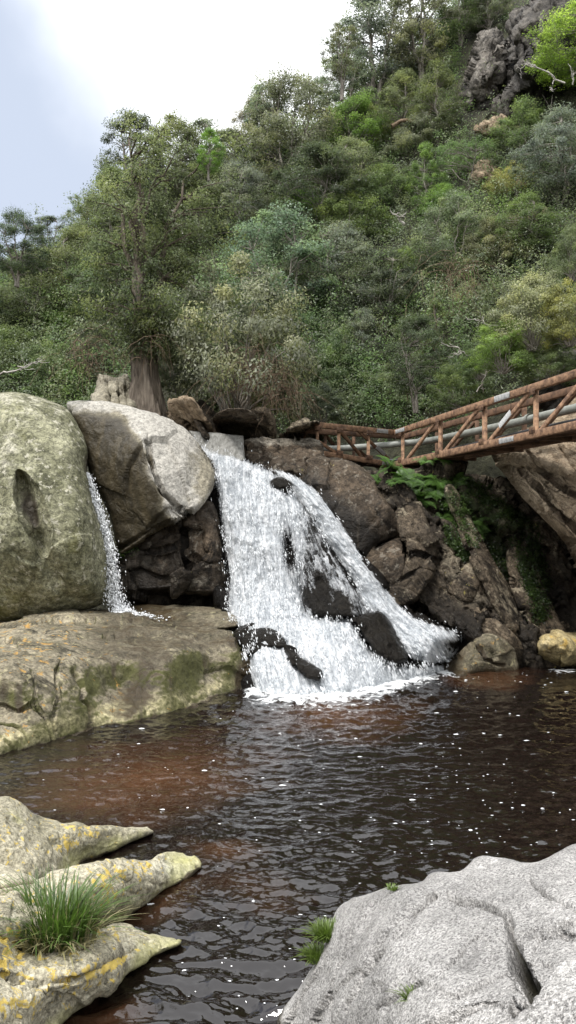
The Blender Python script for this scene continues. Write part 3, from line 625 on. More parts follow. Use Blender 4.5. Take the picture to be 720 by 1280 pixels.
rock('boulder', 'reddish brown wet block below the dark rock shoulder, split from it by a level crack', 'boulder',
     [(446, 690), (470, 682), (500, 670), (507, 690), (506, 715), (496, 738), (478, 742), (462, 722)],
     [(450, 692, 22.4), (500, 675, 22.1), (480, 735, 21.6), (478, 705, 21.7)], M['dark'], rnd_m=0.2, rnd_px=4, thick=1.2, step=1.2,
     disp=[('facet', 1.0, 0.14, 121), ('fbm', 0.3, 0.05, 122)], paint=lambda px, py, V, N: P4(len(px), wet=.28, pale=.1, lich=.25 * blob(px, py, 485, 710, 12, 16)), seed=13)
rock('boulder', 'jutting brown angular block standing in the cliff above the side stream', 'boulder',
     [(478, 742), (500, 712), (508, 690), (500, 664), (494, 640), (506, 615), (520, 618), (532, 650), (548, 682), (546, 704), (536, 726), (520, 748), (498, 758)],
     [(508, 620, 23.0), (540, 690, 21.8), (480, 740, 21.5), (515, 680, 21.6), (520, 745, 21.3), (500, 650, 22.4)], M['cliff'], rnd_m=0.22, rnd_px=4, thick=1.4, step=1.2,
     disp=[('facet', 1.1, 0.22, 137), ('fbm', 0.6, 0.05, 132), ('fbm', 0.2, 0.04, 133)], grooves=[([(492, 700), (520, 690), (546, 700)], 1.6, .2), ([(500, 725), (525, 712), (545, 716)], 1.5, .16)], paint=lambda px, py, V, N: P4(len(px), wet=.42 - .3 * blob(px, py, 515, 640, 16, 20), pale=.22 * blob(px, py, 512, 640, 14, 20), moss=.05), seed=14)
rock('boulder', 'triangular wet block wedged low in the cliff between the diagonal slabs and the side stream', 'boulder',
     [(556, 738), (566, 722), (582, 704), (596, 700), (606, 716), (617, 738), (612, 755), (592, 757), (574, 754)],
     [(560, 738, 21.7), (595, 702, 22.0), (614, 748, 21.5), (585, 735, 21.2), (590, 755, 21.3)], M['cliff'], rnd_m=0.25, rnd_px=4, thick=1.2, step=1.2,
     disp=[('facet', 1.0, 0.12, 141), ('fbm', 0.3, 0.05, 142)], paint=lambda px, py, V, N: P4(len(px), wet=.36 * sstep(715, 740, py), pale=.42 * sstep(740, 705, py), lich=.2), seed=15)
def slab_paint(px, py, V, N):
    return P4(len(px), moss=.2 + .3 * sstep(700, 640, py), wet=.22 + .4 * sstep(800, 835, py), pale=.5 * blob(px, py, 590, 660, 14, 50, -25) + .42 * blob(px, py, 630, 750, 30, 40), lich=.12)
for lab, ol, ct, sd in (
    ('long pale-edged diagonal slab leaning in the cliff with ferns along its top', [(556, 612), (566, 606), (578, 622), (592, 650), (612, 690), (634, 728), (652, 762), (660, 790), (640, 786), (618, 752), (600, 716), (580, 676), (564, 642)], [(562, 612, 22.9), (655, 785, 21.1), (600, 690, 21.7), (620, 700, 21.9), (580, 660, 22.2)], 16),
    ('cracked diagonal slab low in the cliff just above the waterline boulder', [(612, 752), (634, 770), (652, 790), (664, 815), (662, 836), (644, 842), (620, 815), (600, 785), (592, 764)], [(614, 756, 21.2), (660, 830, Z, .05), (600, 780, 21.0), (635, 800, 20.7)], 17),
    ('dark outer diagonal slab running down to the small yellow boulder', [(640, 690), (658, 700), (676, 735), (700, 775), (708, 800), (690, 830), (668, 842), (662, 800), (652, 760), (640, 725)], [(648, 695, 22.5), (700, 800, 21.3), (668, 835, Z, 0), (660, 760, 21.5), (680, 790, 21.2)], 18)):
    rock('rock_slab', lab, 'rock', ol, ct, M['cliff'], rnd_m=0.2, rnd_px=4, thick=1.2, step=1.2, disp=[('facet', 1, 0.24, sd * 7, RX * 1.4), ('fbm', 0.5, 0.04, sd * 7 + 1), ('fbm', 0.18, 0.04, sd * 7 + 2)], paint=slab_paint, seed=sd, keep='slab%d' % sd)
rock('boulder', 'low wet ochre boulder at the waterline beside the foot of the side stream', 'boulder',
     [(552, 836), (572, 818), (592, 802), (612, 797), (634, 803), (648, 822), (646, 846), (610, 858), (570, 856)],
     [(555, 834, Z, .1), (592, 804, 20.3), (640, 808, 20.6), (600, 842, Z, 0), (644, 838, Z, 0), (575, 845, Z, 0), (610, 820, 20.0), (600, 856, Z, -.3)], M['ledge'], rnd_m=0.25, rnd_px=5, thick=0.9, step=1.2,
     disp=[('facet', .9, .24, 154), ('fbm', 0.8, 0.08, 151), ('fbm', 0.25, 0.04, 152)], grooves=[([(598, 805), (610, 825), (630, 832)], 1.6, .12)], paint=lambda px, py, V, N: P4(len(px), moss=.28, wet=.42 + .3 * sstep(.15, 0, V[:, 2]) + .3 * sstep(585, 565, px), lich=.25, pale=.1), seed=19)
rock('boulder', 'small rounded yellowish boulder alone in the water at the right edge', 'boulder',
     [(671, 808), (678, 797), (692, 791), (712, 790), (732, 794), (742, 812), (738, 842), (700, 846), (676, 838)],
     [(672, 812, 20.3), (712, 791, 20.8), (740, 812, 20.6), (705, 834, Z, 0), (705, 812, 19.9), (680, 832, Z, 0)], M['yellow'], rnd_m=0.4, rnd_px=10, thick=0.9, step=1.1,
     disp=[('facet', .7, .14, 164), ('fbm', 0.7, 0.10, 161), ('fbm', 0.2, 0.04, 162)], paint=lambda px, py, V, N: P4(len(px), pale=.3, lich=.2 + .2 * blob(px, py, 705, 805, 30, 12), wet=.9 * sstep(.1, -.02, V[:, 2])), seed=20)
# tan crag under the near end of the bridge
T1 = np.array([[0.55, 0, 0.6], [0, 0.5, 0], [-1.3, 0, 1.15]])
rock('rock_crag', 'tan layered overhanging crag under the near end of the bridge', 'cliff',
     [(611, 560), (626, 548), (660, 535), (700, 515), (730, 490), (810, 460), (810, 800), (760, 760), (730, 728), (716, 700), (702, 674), (680, 650), (654, 624), (632, 596), (618, 578)],
     [(614, 564, 22.8), (700, 520, 21.5), (800, 470, 20.0), (800, 760, 19.6), (720, 705, 20.3), (650, 615, 21.2), (700, 620, 20.2), (760, 640, 19.3), (660, 570, 21.4)], M['tan'], rnd_m=0.7, rnd_px=16, thick=2.4, step=1.3,
     disp=[('fbm', 2.4, 0.28, 171), ('facet', 1, 0.26, 173, T1 * .42), ('ridge', 1, 0.05, 172, T1 * 1.6), ('facet', 1, 0.05, 175, T1 * 2.2), ('fbm', 0.3, 0.06, 174)],
     grooves=[([(640, 585), (670, 610), (690, 640), (720, 668)], 2, .3), ([(655, 560), (690, 600), (730, 625)], 2, .25), ([(690, 545), (720, 590), (740, 620)], 2, .2)], paint=lambda px, py, V, N: P4(len(px), pale=.3 * blob(px, py, 660, 600, 40, 30, 40) + .45, wet=.5 * blob(px, py, 705, 690, 30, 26, 50) + .1 + .15 * blob(px, py, 715, 580, 30, 30)), seed=21, keep='tan')

# rocks at the head of the fall
rock('rock_ledge', 'dark rough stone ledge carrying the left end of the bridge above the waterfall', 'rock',
     [(304, 551), (340, 548), (372, 550), (394, 549), (402, 562), (398, 578), (366, 590), (340, 594), (322, 586), (308, 574)],
     [(306, 560, 24.0), (395, 555, 24.4), (345, 552, 24.2), (345, 590, 23.2), (380, 580, 23.6)], M['dark'], rnd_m=0.3, rnd_px=6, thick=2.2, step=1.1,
     disp=[('facet', 0.5, 0.16, 181), ('fbm', 0.5, 0.12, 182), ('fbm', 0.18, 0.05, 183)], paint=lambda px, py, V, N: P4(len(px), wet=.35 * sstep(555, 570, py), pale=.55 * sstep(562, 553, py), moss=.25 * sstep(565, 580, py)), seed=22)
for lab, ol, ct, mt, pa, sd in (
    ('tan boulder standing behind the pale boulder at the head of the waterfall', [(209, 506), (216, 498), (232, 496), (243, 500), (254, 520), (266, 532), (264, 545), (236, 545), (216, 528)], [(212, 508, 24.8), (260, 540, 24.3), (235, 515, 24.1)], 'tan', .35, 23),
    ('dark boulder half hidden under the dry twigs above the weir', [(243, 502), (258, 507), (275, 522), (276, 548), (256, 548), (244, 526)], [(250, 510, 25.2), (272, 540, 24.9)], 'dark', .05, 24),
    ('broad dark flat-topped boulder directly behind the concrete weir', [(268, 520), (285, 510), (308, 512), (322, 524), (322, 556), (296, 552), (272, 542)], [(272, 530, 25.1), (318, 535, 24.9), (296, 530, 24.6)], 'dark', .12, 25),
    ('brown boulder stained pale between the weir and the stone ledge', [(312, 514), (328, 510), (342, 522), (346, 552), (322, 556), (312, 540)], [(316, 530, 24.9), (340, 540, 24.8), (328, 525, 24.6)], 'cliff', .3, 26),
    ('pale grey broken rock behind the left end post of the bridge', [(346, 552), (356, 540), (372, 528), (388, 526), (402, 530), (402, 566), (370, 560)], [(350, 552, 27.2), (398, 540, 27.6), (375, 545, 27.2)], 'cliff', .4, 27),
    ('pale stump-like upright rock with dark streaks left of the thick trunk', [(121, 472), (130, 468), (146, 471), (158, 466), (164, 478), (166, 512), (122, 512)], [(123, 490, 26.3), (164, 490, 26.2), (143, 490, 25.9)], 'pale', .2, 28)):
    rock('boulder', lab, 'boulder', ol, ct, M[mt], rnd_m=0.4, rnd_px=8, thick=1.2, step=1.1, disp=[('facet', 0.8, 0.14, sd * 9), ('fbm', 0.5, 0.1, sd * 9 + 1), ('fbm', 0.18, 0.04, sd * 9 + 2)],
         grooves=([([(134, 472), (136, 505)], 1.2, .25), ([(148, 474), (150, 508)], 1.4, .3), ([(158, 474), (159, 508)], 1.0, .2)] if sd == 28 else ()), paint=lambda px, py, V, N, pa=pa: P4(len(px), pale=pa, wet=.2, moss=.1), seed=sd)
wr = rock('weir_wall', 'low grey concrete weir wall at the head of the waterfall, water running down its face', 'weir',
     [(236, 538), (270, 541), (304, 545), (306, 576), (290, 582), (262, 582), (246, 560)], [(238, 540, 23.9), (304, 546, 23.6), (270, 575, 23.2)], M['concrete'], rnd_m=0.15, rnd_px=3, thick=0.5, step=1.2, disp=[('fbm', 0.4, 0.05, 201)], jitter=0.6, seed=29, smooth_outline=False)

# crags and stones showing through the trees on the hill
for nm, lab, ol, dd, rm, mt, pl, sd in (
    ('rock_crag', 'big dark furrowed crag in the upper right corner with a shadowed overhang', [(628, 60), (640, 38), (660, 22), (672, 5), (690, -12), (810, -30), (810, 120), (740, 160), (716, 168), (700, 162), (676, 160), (650, 152), (630, 150), (622, 130), (632, 100)], -3.2, 2.2, 'cliff', .1, 31),
    ('rock_crag', 'grey buttress of broken rock left of the dark upper crag', [(588, 62), (600, 42), (618, 40), (632, 60), (636, 96), (626, 120), (612, 150), (596, 140), (580, 150), (576, 110), (582, 84)], -2.8, 1.6, 'cliff', .34, 32),
    ('boulder', 'pink-tan rock exposed behind the umbrella-shaped tree on the slope', [(582, 222), (596, 206), (612, 200), (624, 212), (628, 232), (604, 240), (586, 238)], -.6, 0.9, 'tan', .4, 33),
    ('boulder', 'small pale tilted rock high on the right slope above the reddish scar', [(658, 278), (668, 264), (680, 258), (688, 266), (680, 278), (664, 284)], -1.1, 0.6, 'tan', .4, 34),
    ('boulder', 'reddish brown bare rock scar left of the small pale tilted rock', [(634, 272), (646, 268), (656, 274), (654, 286), (638, 288)], -1.3, 0.5, 'tan', .1, 35),
    ('boulder', 'pale rock lying at the foot of the dark upper crag', [(600, 160), (616, 146), (630, 148), (652, 156), (654, 166), (626, 168), (606, 170)], -1.4, 0.7, 'tan', .4, 36),
    ('boulder', 'tiny light boulder peeping from the bushes above the pale tilted rock', [(647, 226), (656, 222), (662, 228), (657, 234), (648, 233)], -.7, 0.3, 'tan', .3, 37),
    ('rock_crag', 'dark rock bank behind the bridge at the right edge, shaded under hanging bushes', [(668, 480), (684, 452), (706, 440), (760, 420), (810, 410), (810, 520), (720, 525), (680, 505)], -1.0, 0.8, 'cliff', .15, 38)):
    cx = np.mean([p[0] for p in ol]); cy = np.mean([p[1] for p in ol]); _, Dh, _ = hit(min(cx, 715), max(cy, 60)); d = float(Dh[0]) + dd
    if sd == 38: d = 23.4
    h = [(p[0], p[1], d + rm * .6) for p in ol[::2]] + [(cx, cy, d - rm * .3), (cx, cy + 14, d)]
    g = ()
    if sd == 31: g = [([(672, 20), (664, 60), (656, 100), (650, 140)], 2, .4), ([(640, 60), (644, 100), (640, 140)], 1.5, .3)]
    rock(nm, lab, 'boulder' if nm == 'boulder' else 'cliff', ol, h, M['crag' if mt == 'cliff' else mt], rnd_m=rm, rnd_px=12 if sd < 33 or sd == 38 else 5, thick=2.5, step=1.3, disp=[('facet', (1.6, 1.6, 3.4) if sd < 33 else 0.8, 1.0 if sd < 33 else .35, sd * 5), ('facet', (.6, .6, 1.2) if sd < 33 else 0.35, 0.4 if sd < 33 else .12, sd * 5 + 3), ('fbm', (0.7, 0.7, 2.0), 0.3 if sd < 33 else .1, sd * 5 + 1), ('fbm', 0.4, 0.08, sd * 5 + 2)], grooves=g,
         extra=(lambda px, py: 3.2 * blob(px, py, 712, 128, 34, 44, -20)) if sd == 31 else None,
         paint=lambda px, py, V, N, pl=pl, sd=sd: P4(len(px), pale=pl, wet=.22 + (.2 + .6 * blob(px, py, 705, 120, 40, 60) if sd == 31 else 0) + (.3 if sd == 38 else 0), moss=.08), seed=sd)  # wet paints shade into the overhang and the bank under the bushes
# ------------------------------------------------------------------ bedrock of the waterfall and the rocks in it
FALL_CTRL = [(262, 560, 23.0), (305, 572, 23.0), (345, 600, 22.4), (400, 640, 21.9), (440, 690, 21.4), (280, 700, 21.4), (290, 768, 20.2), (380, 765, 19.9), (455, 768, 20.0), (500, 775, 20.3), (570, 800, 20.4),
             (300, 792, 18.9), (400, 800, 18.6), (330, 865, Z, 0), (420, 866, Z, 0), (500, 850, Z, 0), (560, 836, Z, 0), (588, 812, Z, .15), (340, 690, 21.1), (470, 800, 19.2)]
FD = tps(FALL_CTRL)
def off(ctrl, d): return [(c[0], c[1], float(FD(np.array([c[0]]), np.array([c[1]]))[0]) + d) for c in ctrl]
rock('bedrock', 'dark wet sloping bedrock under the white water of the fall', 'rock',
     [(250, 576), (275, 576), (308, 578), (350, 590), (405, 630), (455, 695), (520, 770), (580, 790), (610, 815), (570, 850), (500, 880), (420, 892), (330, 890), (300, 850), (284, 790), (270, 740), (262, 680), (252, 600)],
     off(FALL_CTRL, .35), M['black'], rnd_m=0.3, rnd_px=8, thick=1.6, step=1.6, disp=[('fbm', 1.0, 0.25, 211), ('facet', 0.8, 0.2, 212), ('fbm', 0.25, 0.05, 213)], paint=lambda px, py, V, N: P4(len(px), wet=.7), seed=41)
for lab, ol, dd, sd in (
    ('tall dark wedge of wet rock dividing the waterfall in two', [(380, 652), (388, 648), (399, 664), (416, 696), (436, 734), (452, 770), (436, 774), (404, 770), (386, 762), (380, 725), (380, 686)], -.42, 42),
    ('black shiny rock hump at the foot of the dividing wedge', [(440, 774), (456, 768), (474, 770), (492, 790), (510, 822), (492, 830), (466, 812), (448, 790)], -.45, 43),
    ('small dark wet rock poking from the lowest cascade', [(354, 808), (364, 808), (380, 822), (400, 836), (406, 850), (386, 850), (368, 838)], -.5, 44),
    ('little dark rock tip near the crest of the waterfall', [(338, 602), (346, 596), (358, 598), (364, 610), (354, 614), (344, 612)], -.4, 45),
    ('dark rounded rock lip veiled by thin water at the end of the ledge', [(296, 792), (318, 783), (340, 784), (358, 796), (362, 812), (338, 812), (312, 822), (302, 812)], -.3, 46)):
    c = [(p[0], p[1]) for p in ol] + [(np.mean([p[0] for p in ol]), np.mean([p[1] for p in ol]))]
    rock('fall_rock', lab, 'rock', ol, off(c, dd), M['black'], rnd_m=0.4, rnd_px=9, thick=1.0, step=1.1, disp=[('fbm', 0.7, 0.14, sd * 5), ('facet', .7, .1, sd * 5 + 2), ('fbm', 0.2, 0.04, sd * 5 + 1)], paint=lambda px, py, V, N: P4(len(px), wet=.5, pale=.16), seed=sd)

# ------------------------------------------------------------------ white water
FLOWS = {
 'main': ([(242, 548), (262, 560), (285, 565), (306, 572), (345, 590), (366, 610), (384, 632), (402, 655), (408, 690), (392, 690), (382, 720), (384, 755), (402, 776), (292, 778), (284, 722), (276, 660), (266, 604)], (0.12, 1.0)),
 'side': ([(340, 586), (366, 592), (392, 608), (416, 636), (450, 688), (480, 730), (512, 766), (552, 782), (592, 794), (580, 814), (548, 832), (510, 822), (484, 786), (458, 766), (438, 726), (410, 682), (388, 648), (364, 616)], (0.62, 0.8)),
 'thin': ([(374, 640), (398, 650), (420, 690), (444, 730), (462, 772), (400, 776), (376, 766), (370, 690)], (0.35, 1.0)),
 'low': ([(288, 768), (340, 764), (400, 764), (452, 770), (450, 790), (470, 814), (500, 830), (548, 828), (566, 842), (500, 866), (400, 878), (330, 878), (312, 852), (304, 818), (300, 792)], (0.3, 0.95))}
fall = empty('waterfall', tuple(unproject(400, 850, 17.9)), 'broad white waterfall spilling over dark rock into the brown pool', 'waterfall')
GAPS = {'thin': [(402, 745, 8, 30, 0), (430, 756, 7, 18, -20)], 'main': [(346, 604, 8, 6, 0), (396, 712, 12, 46, -12), (284, 556, 20, 7, 8), (300, 778, 12, 5, 0), (362, 690, 9, 34, -8), (388, 665, 8, 24, -20)],
        'side': [(428, 740, 9, 40, -30), (396, 690, 8, 36, -30), (352, 606, 9, 5, 0), (474, 788, 8, 20, -30), (568, 806, 14, 6, 0)],
        'low': [(478, 796, 13, 26, -32), (382, 832, 14, 7, 42), (330, 797, 13, 3, 10), (450, 778, 10, 5, 0)]}
def flow_coords(V, dirv):
    a = V[:, 0] * dirv[1] + (V[:, 2]) * dirv[0]; b = -V[:, 2] * dirv[1] + V[:, 0] * dirv[0] - .4 * V[:, 1]
    return np.stack([a, b, np.zeros(len(V))], 1)
def dens(key, px, py, dist):
    k = (0.635 if key != 'thin' else 0.525) * np.ones_like(px)
    for cx, cy, rx, ry, an in GAPS[key]: k = k - 0.30 * blob(px, py, cx, cy, rx, ry, an)
    return k - 0.24 * (1 - sstep(0, 6 if key == 'side' else 9, dist))
spr_V, spr_F, spr_n = [], [], 0
OCT_V = np.array([[1, 0, 0], [-1, 0, 0], [0, 1, 0], [0, -1, 0], [0, 0, 1], [0, 0, -1]], float)
OCT_F = np.array([[0, 2, 4, 4], [2, 1, 4, 4], [1, 3, 4, 4], [3, 0, 4, 4], [2, 0, 5, 5], [1, 2, 5, 5], [3, 1, 5, 5], [0, 3, 5, 5]])[:, :3]
def drops(P, size, axis, stretch):
    """each drop a small stretched bead"""
    global spr_n
    n = len(P); R = RNG.normal(size=(n, 3, 3)); q, _ = np.linalg.qr(R)
    ax = np.asarray(axis, float); ax = ax / np.linalg.norm(ax)
    V = np.einsum('kj,nji->nki', OCT_V, q) * size[:, None, None]
    al = (V @ ax); V = V + al[..., None] * ax * (np.asarray(stretch)[:, None, None] - 1)
    V = V + P[:, None, :]
    spr_V.append(V.reshape(-1, 3)); spr_F.append((OCT_F[None] + spr_n + np.arange(n)[:, None, None] * 6).reshape(-1, 3)); spr_n += n * 6
for key, (ol, dirv) in FLOWS.items():
    olc = catmull(ol, 5); step = 1.2
    for layer, dof in ((0, 0.0), (1, -0.16)):
        x0, y0 = olc.min(0) - 2; x1, y1 = olc.max(0) + 2
        gx = np.arange(x0, x1, step); gy = np.arange(y0, y1, step); PX, PY = np.meshgrid(gx, gy); nx, ny = len(gx), len(gy)
        px, py = PX.ravel(), PY.ravel()
        w = 3.5 * fbm(np.stack([px * .12, py * .06, np.full(len(px), layer * 9.)], 1), 4, 3)
        d, _, _, ins = poly_field(px, py, olc); sd_ = np.where(ins, d, -d) + w
        D = FD(px, py) + dof - (.34 if key == 'thin' else 0) + 0.35 * (1 - sstep(0, 16, sd_))
        V = unproject(px, py, D); fc = flow_coords(V, dirv)
        q = fc * np.array([2.2, 0.7, 1]) + layer * 13
        D = D - 0.58 * (fbm(q, 5, 8 + layer, .6)) - 0.10 * fbm(fc * np.array([9, 4, 1.]), 3, 18 + layer)
        V = unproject(px, py, D)
        m = (sd_ > 0).reshape(ny, nx); cell = m[:-1, :-1] & m[1:, :-1] & m[:-1, 1:] & m[1:, 1:]
        r, c = np.nonzero(cell); i0 = r * nx + c; F = np.stack([i0, i0 + nx, i0 + nx + 1, i0 + 1], 1)
        us = np.unique(F); rm = np.full(nx * ny, -1); rm[us] = np.arange(len(us))
        A = np.zeros((len(us), 4)); A[:, 0] = dens(key, px[us], py[us], sd_[us]) - (0.0 if layer == 0 else 0.07)
        fcl = fc[us].copy(); fcl[:, 2] = layer * 5.0
        if layer == 0: sheet_name = {'thin': 'veil', 'main': 'curtain', 'side': 'side_stream', 'low': 'cascade'}[key]
        o = obj_world(sheet_name if layer == 0 else 'froth', V[us], rm[F], M['fall'], fall, {'paint': A, 'flow': fcl})
    # beads of spray riding on the sheet
    n = {'thin': 900, 'main': 17000, 'side': 11000, 'low': 15000}[key]
    bx = RNG.uniform(olc[:, 0].min() - 8, olc[:, 0].max() + 8, n * 3); by = RNG.uniform(olc[:, 1].min() - 8, olc[:, 1].max() + 5, n * 3)
    d, _, _, ins = poly_field(bx, by, olc); s_ = np.where(ins, d, -d)
    pr = np.where(ins, 0.75, 0.32 * np.exp(s_ / 2.2))
    for cx, cy, rx, ry, an in GAPS[key]: pr = pr * (1 - .95 * blob(bx, by, cx, cy, rx * 1.15, ry * 1.1, an))
    clump = fbm(np.stack([bx * .09, by * .05, np.zeros(len(bx))], 1), 4, 61); pr = pr * sstep(-.12, .3, clump)
    k = np.nonzero(RNG.random(len(bx)) < pr)[0][:n]; bx, by = bx[k], by[k]
    D = FD(bx, by) - 0.1 - np.abs(RNG.normal(0, 0.16, len(bx)))
    fall_dir = np.array([dirv[0], -0.25, -dirv[1]])
    drops(unproject(bx, by, D), RNG.gamma(2.0, 0.0021, len(bx)) + .0025, fall_dir, RNG.uniform(1.5, 7, len(bx)))
spray = obj_world('spray', np.concatenate(spr_V), np.concatenate(spr_F), M['spray'], fall, None, True); spray['kind'] = 'stuff'

# thin trickle behind the mossy boulder
tr = empty('waterfall', tuple(unproject(145, 765, 20.6)), 'thin white trickle squeezing down between the mossy boulder and the pale boulder', 'waterfall')
spr_V, spr_F, spr_n = [], [], 0
cl = catmull([(110, 596), (118, 625), (128, 655), (137, 690), (141, 725), (146, 752), (158, 766)], 8, False)
tV, tF = [], []
cd = np.interp(cl[:, 1], [596, 690, 766], [21.6, 20.9, 20.6]); cw = np.interp(cl[:, 1], [596, 640, 700, 766], [4, 7, 8, 11]) + 1.0
u = np.linspace(-1, 1, 13); R_ = []
for i in range(len(cl)):
    R_.append(unproject(cl[i, 0] + u * cw[i], np.full(13, cl[i, 1]), cd[i] - .15 * (1 - u ** 2) + .06 * RNG.normal(size=13)))
V = np.concatenate(R_); n = len(cl); i0 = (np.arange(n - 1)[:, None] * 13 + np.arange(12)[None]).ravel()
A = np.zeros((len(V), 4)); A[:, 0] = .56 - .2 * np.tile(np.abs(u) ** 2, n)
obj_world('veil', V, np.stack([i0, i0 + 13, i0 + 14, i0 + 1], 1), M['fall'], tr, {'paint': A, 'flow': flow_coords(V, (.2, 1)) * 1.6})
k = RNG.integers(0, n, 3500); s_ = RNG.normal(0, .55, 3500)
drops(unproject(cl[k, 0] + s_ * cw[k], cl[k, 1] + RNG.uniform(-4, 4, 3500), cd[k] - .2 - np.abs(RNG.normal(0, .1, 3500))), RNG.gamma(2.2, .0030, 3500) + .003, (.2, -.1, -1), RNG.uniform(1, 4, 3500))
bx = RNG.normal(0, 22, 700); bx = 150 + np.abs(bx) * 1.2 - 8
drops(unproject(bx, 766 + (bx - 150) * .12 + RNG.normal(0, 2.0, 700), 20.3 + RNG.normal(0, .1, 700)), RNG.gamma(2.2, .0045, 700) + .003, (1, 0, 0), RNG.uniform(1, 3, 700))
sp2 = obj_world('spray', np.concatenate(spr_V), np.concatenate(spr_F), M['spray'], tr, None, True); sp2['kind'] = 'stuff'

# ------------------------------------------------------------------ pool
def wave(x, y):
    x = np.asarray(x, float); y = np.asarray(y, float); sh = x.shape; x = x.ravel(); y = y.ravel()
    r = np.hypot(x - 1.0, y - 18.0); a = np.arctan2(x - 1.0, 18.0 - y)
    q = np.stack([x, y, np.zeros_like(x)], 1)
    w1 = fbm(q * np.array([.9, 1.6, 1]) , 3, 301); w2 = fbm(q * np.array([1.9, 3.3, 1]) + 9, 3, 302, .6, True); w3 = fbm(q * np.array([7.0, 9.0, 1]) + 3, 3, 303)
    rad = np.sin(r * 2 * math.pi / .55 + 3.5 * fbm(q * .8, 2, 305) * 3) * np.exp(-r / 9)
    turb = np.exp(-(r / 4.5) ** 2)
    return (0.055 * w1 + 0.074 * w2 * (0.6 + .7 * turb + .75 * sstep(10, 5, y)) + 0.010 * w3 + .009 * rad + 0.14 * turb * fbm(q * 2.6, 4, 306, .6)).reshape(sh)
gyp = np.concatenate([np.arange(797, 1000, 1.0), np.arange(1000, 1400, 1.5)]); gxp = np.arange(-260, 1000, 1.9)
PX, PY = np.meshgrid(gxp, gyp); D = depth_for_z(PX, PY, 0.0); W = unproject(PX, PY, D); W[..., 2] += wave(W[..., 0], W[..., 1])
nx, ny = len(gxp), len(gyp); i0 = (np.arange(ny - 1)[:, None] * nx + np.arange(nx - 1)[None]).ravel()
WV = W.reshape(-1, 3); px, py = PX.ravel(), PY.ravel()
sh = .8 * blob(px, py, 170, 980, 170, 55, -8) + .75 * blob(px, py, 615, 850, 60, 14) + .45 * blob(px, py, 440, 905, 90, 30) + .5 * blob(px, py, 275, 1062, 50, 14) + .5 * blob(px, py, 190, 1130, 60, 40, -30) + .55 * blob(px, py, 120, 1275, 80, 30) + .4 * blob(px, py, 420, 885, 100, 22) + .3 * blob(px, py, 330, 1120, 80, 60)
_, _, _, ins = poly_field(px, py, np.array([(320, 862), (400, 856), (500, 842), (560, 830), (600, 822)]), False)
dl, _, _, _ = poly_field(px, py, np.array([(318, 858), (400, 860), (480, 850), (560, 834), (596, 818)]), False)
fo = .76 * np.exp(-(dl / 25) ** 2) + .24 * blob(px, py, 430, 885, 140, 24) + .8 * blob(px, py, 704, 839, 24, 5)
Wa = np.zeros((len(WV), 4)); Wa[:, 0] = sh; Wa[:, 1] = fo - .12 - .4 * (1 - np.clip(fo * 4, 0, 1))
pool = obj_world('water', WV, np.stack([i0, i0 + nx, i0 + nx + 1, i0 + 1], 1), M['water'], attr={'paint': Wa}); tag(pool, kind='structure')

# bubbles and flecks of foam drifting on the pool
n = 60000
bx = RNG.uniform(-20, 740, n); by = RNG.uniform(838, 1282, n)
pr = .008 + .55 * np.exp(-(poly_field(bx, by, np.array([(318, 868), (420, 872), (560, 842), (640, 850)]), False)[0] / 22) ** 2) + .16 * blob(bx, by, 570, 950, 150, 50, 10) + .10 * blob(bx, by, 600, 1040, 150, 40) + .03 * blob(bx, by, 330, 1180, 60, 60) + .12 * blob(bx, by, 690, 850, 50, 14) + .05 * blob(bx, by, 300, 960, 200, 60) + .12 * blob(bx, by, 470, 1050, 30, 4, 8)
pr = pr * (.25 + 1.3 * sstep(-.15, .35, fbm(np.stack([bx * .02, by * .05, np.zeros(n)], 1), 4, 71))) * ((by - 690) / 300).clip(.4, 2) * .19
k = np.nonzero(RNG.random(n) < pr)[0]; bx, by = bx[k], by[k]; n = len(k)
Pf = unproject(bx, by, depth_for_z(bx, by, 0.0)); Pf[:, 2] += wave(Pf[:, 0], Pf[:, 1]) + .002
sz = RNG.gamma(1.5, .0034, n) + .003; sz = sz * (1 + 1.2 * sstep(8, 15, Pf[:, 1])); ang = np.arange(6) * math.pi / 3
rr = RNG.uniform(.55, 1.2, (n, 6)); el = RNG.uniform(1, 2.2, n)
rx = np.cos(ang)[None] * rr * sz[:, None] * el[:, None]; ry = np.sin(ang)[None] * rr * sz[:, None]
V = np.zeros((n, 7, 3)); V[:, :6, 0] = rx; V[:, :6, 1] = ry; V[:, 6, 2] = sz * .35; V += Pf[:, None]
F = np.array([[i, (i + 1) % 6, 6] for i in range(6)]); F = (F[None] + (np.arange(n) * 7)[:, None, None]).reshape(-1, 3)
tag(obj_world('foam', V.reshape(-1, 3), F, M['spray']), kind='stuff')
# ------------------------------------------------------------------ footbridge: near truss drawn through four joints, far truss 1.3 m behind it
def along(a, b, px):
    """point of the straight line a-b (world) seen at picture column px"""
    pa, _, Da = project(a); pb, _, Db = project(b); s = (px - pa) / (pb - pa)
    t = s / Db / ((1 - s) / Da + s / Db); t = s * Da / ((1 - s) * Db + s * Da)
    return a + (b - a) * t
T0, T1_, T2 = unproject(394, 531, 25.4), unproject(494, 541, 26.2), unproject(724, 466, 17.4)
B0, B1, B2 = unproject(397, 566, 25.4), unproject(492, 581, 26.2), unproject(724, 531, 17.4)
T2 = T2 + (T2 - T1_) * .35; B2 = B2 + (B2 - B1) * .35
def perp(a, b):
    d = (b - a)[:2]; d /= np.linalg.norm(d); n = np.array([-d[1], d[0], 0.0]); return n if n[1] > 0 else -n
N1, N2 = perp(B0, B1), perp(B1, B2)
N2 = N2 if N2[1] > 0 else -N2
W_ = 1.3
br = empty('truss_footbridge', tuple((B0 + B1) / 2), 'rust brown truss footbridge crossing high above the pool, bent near its left end', 'bridge')
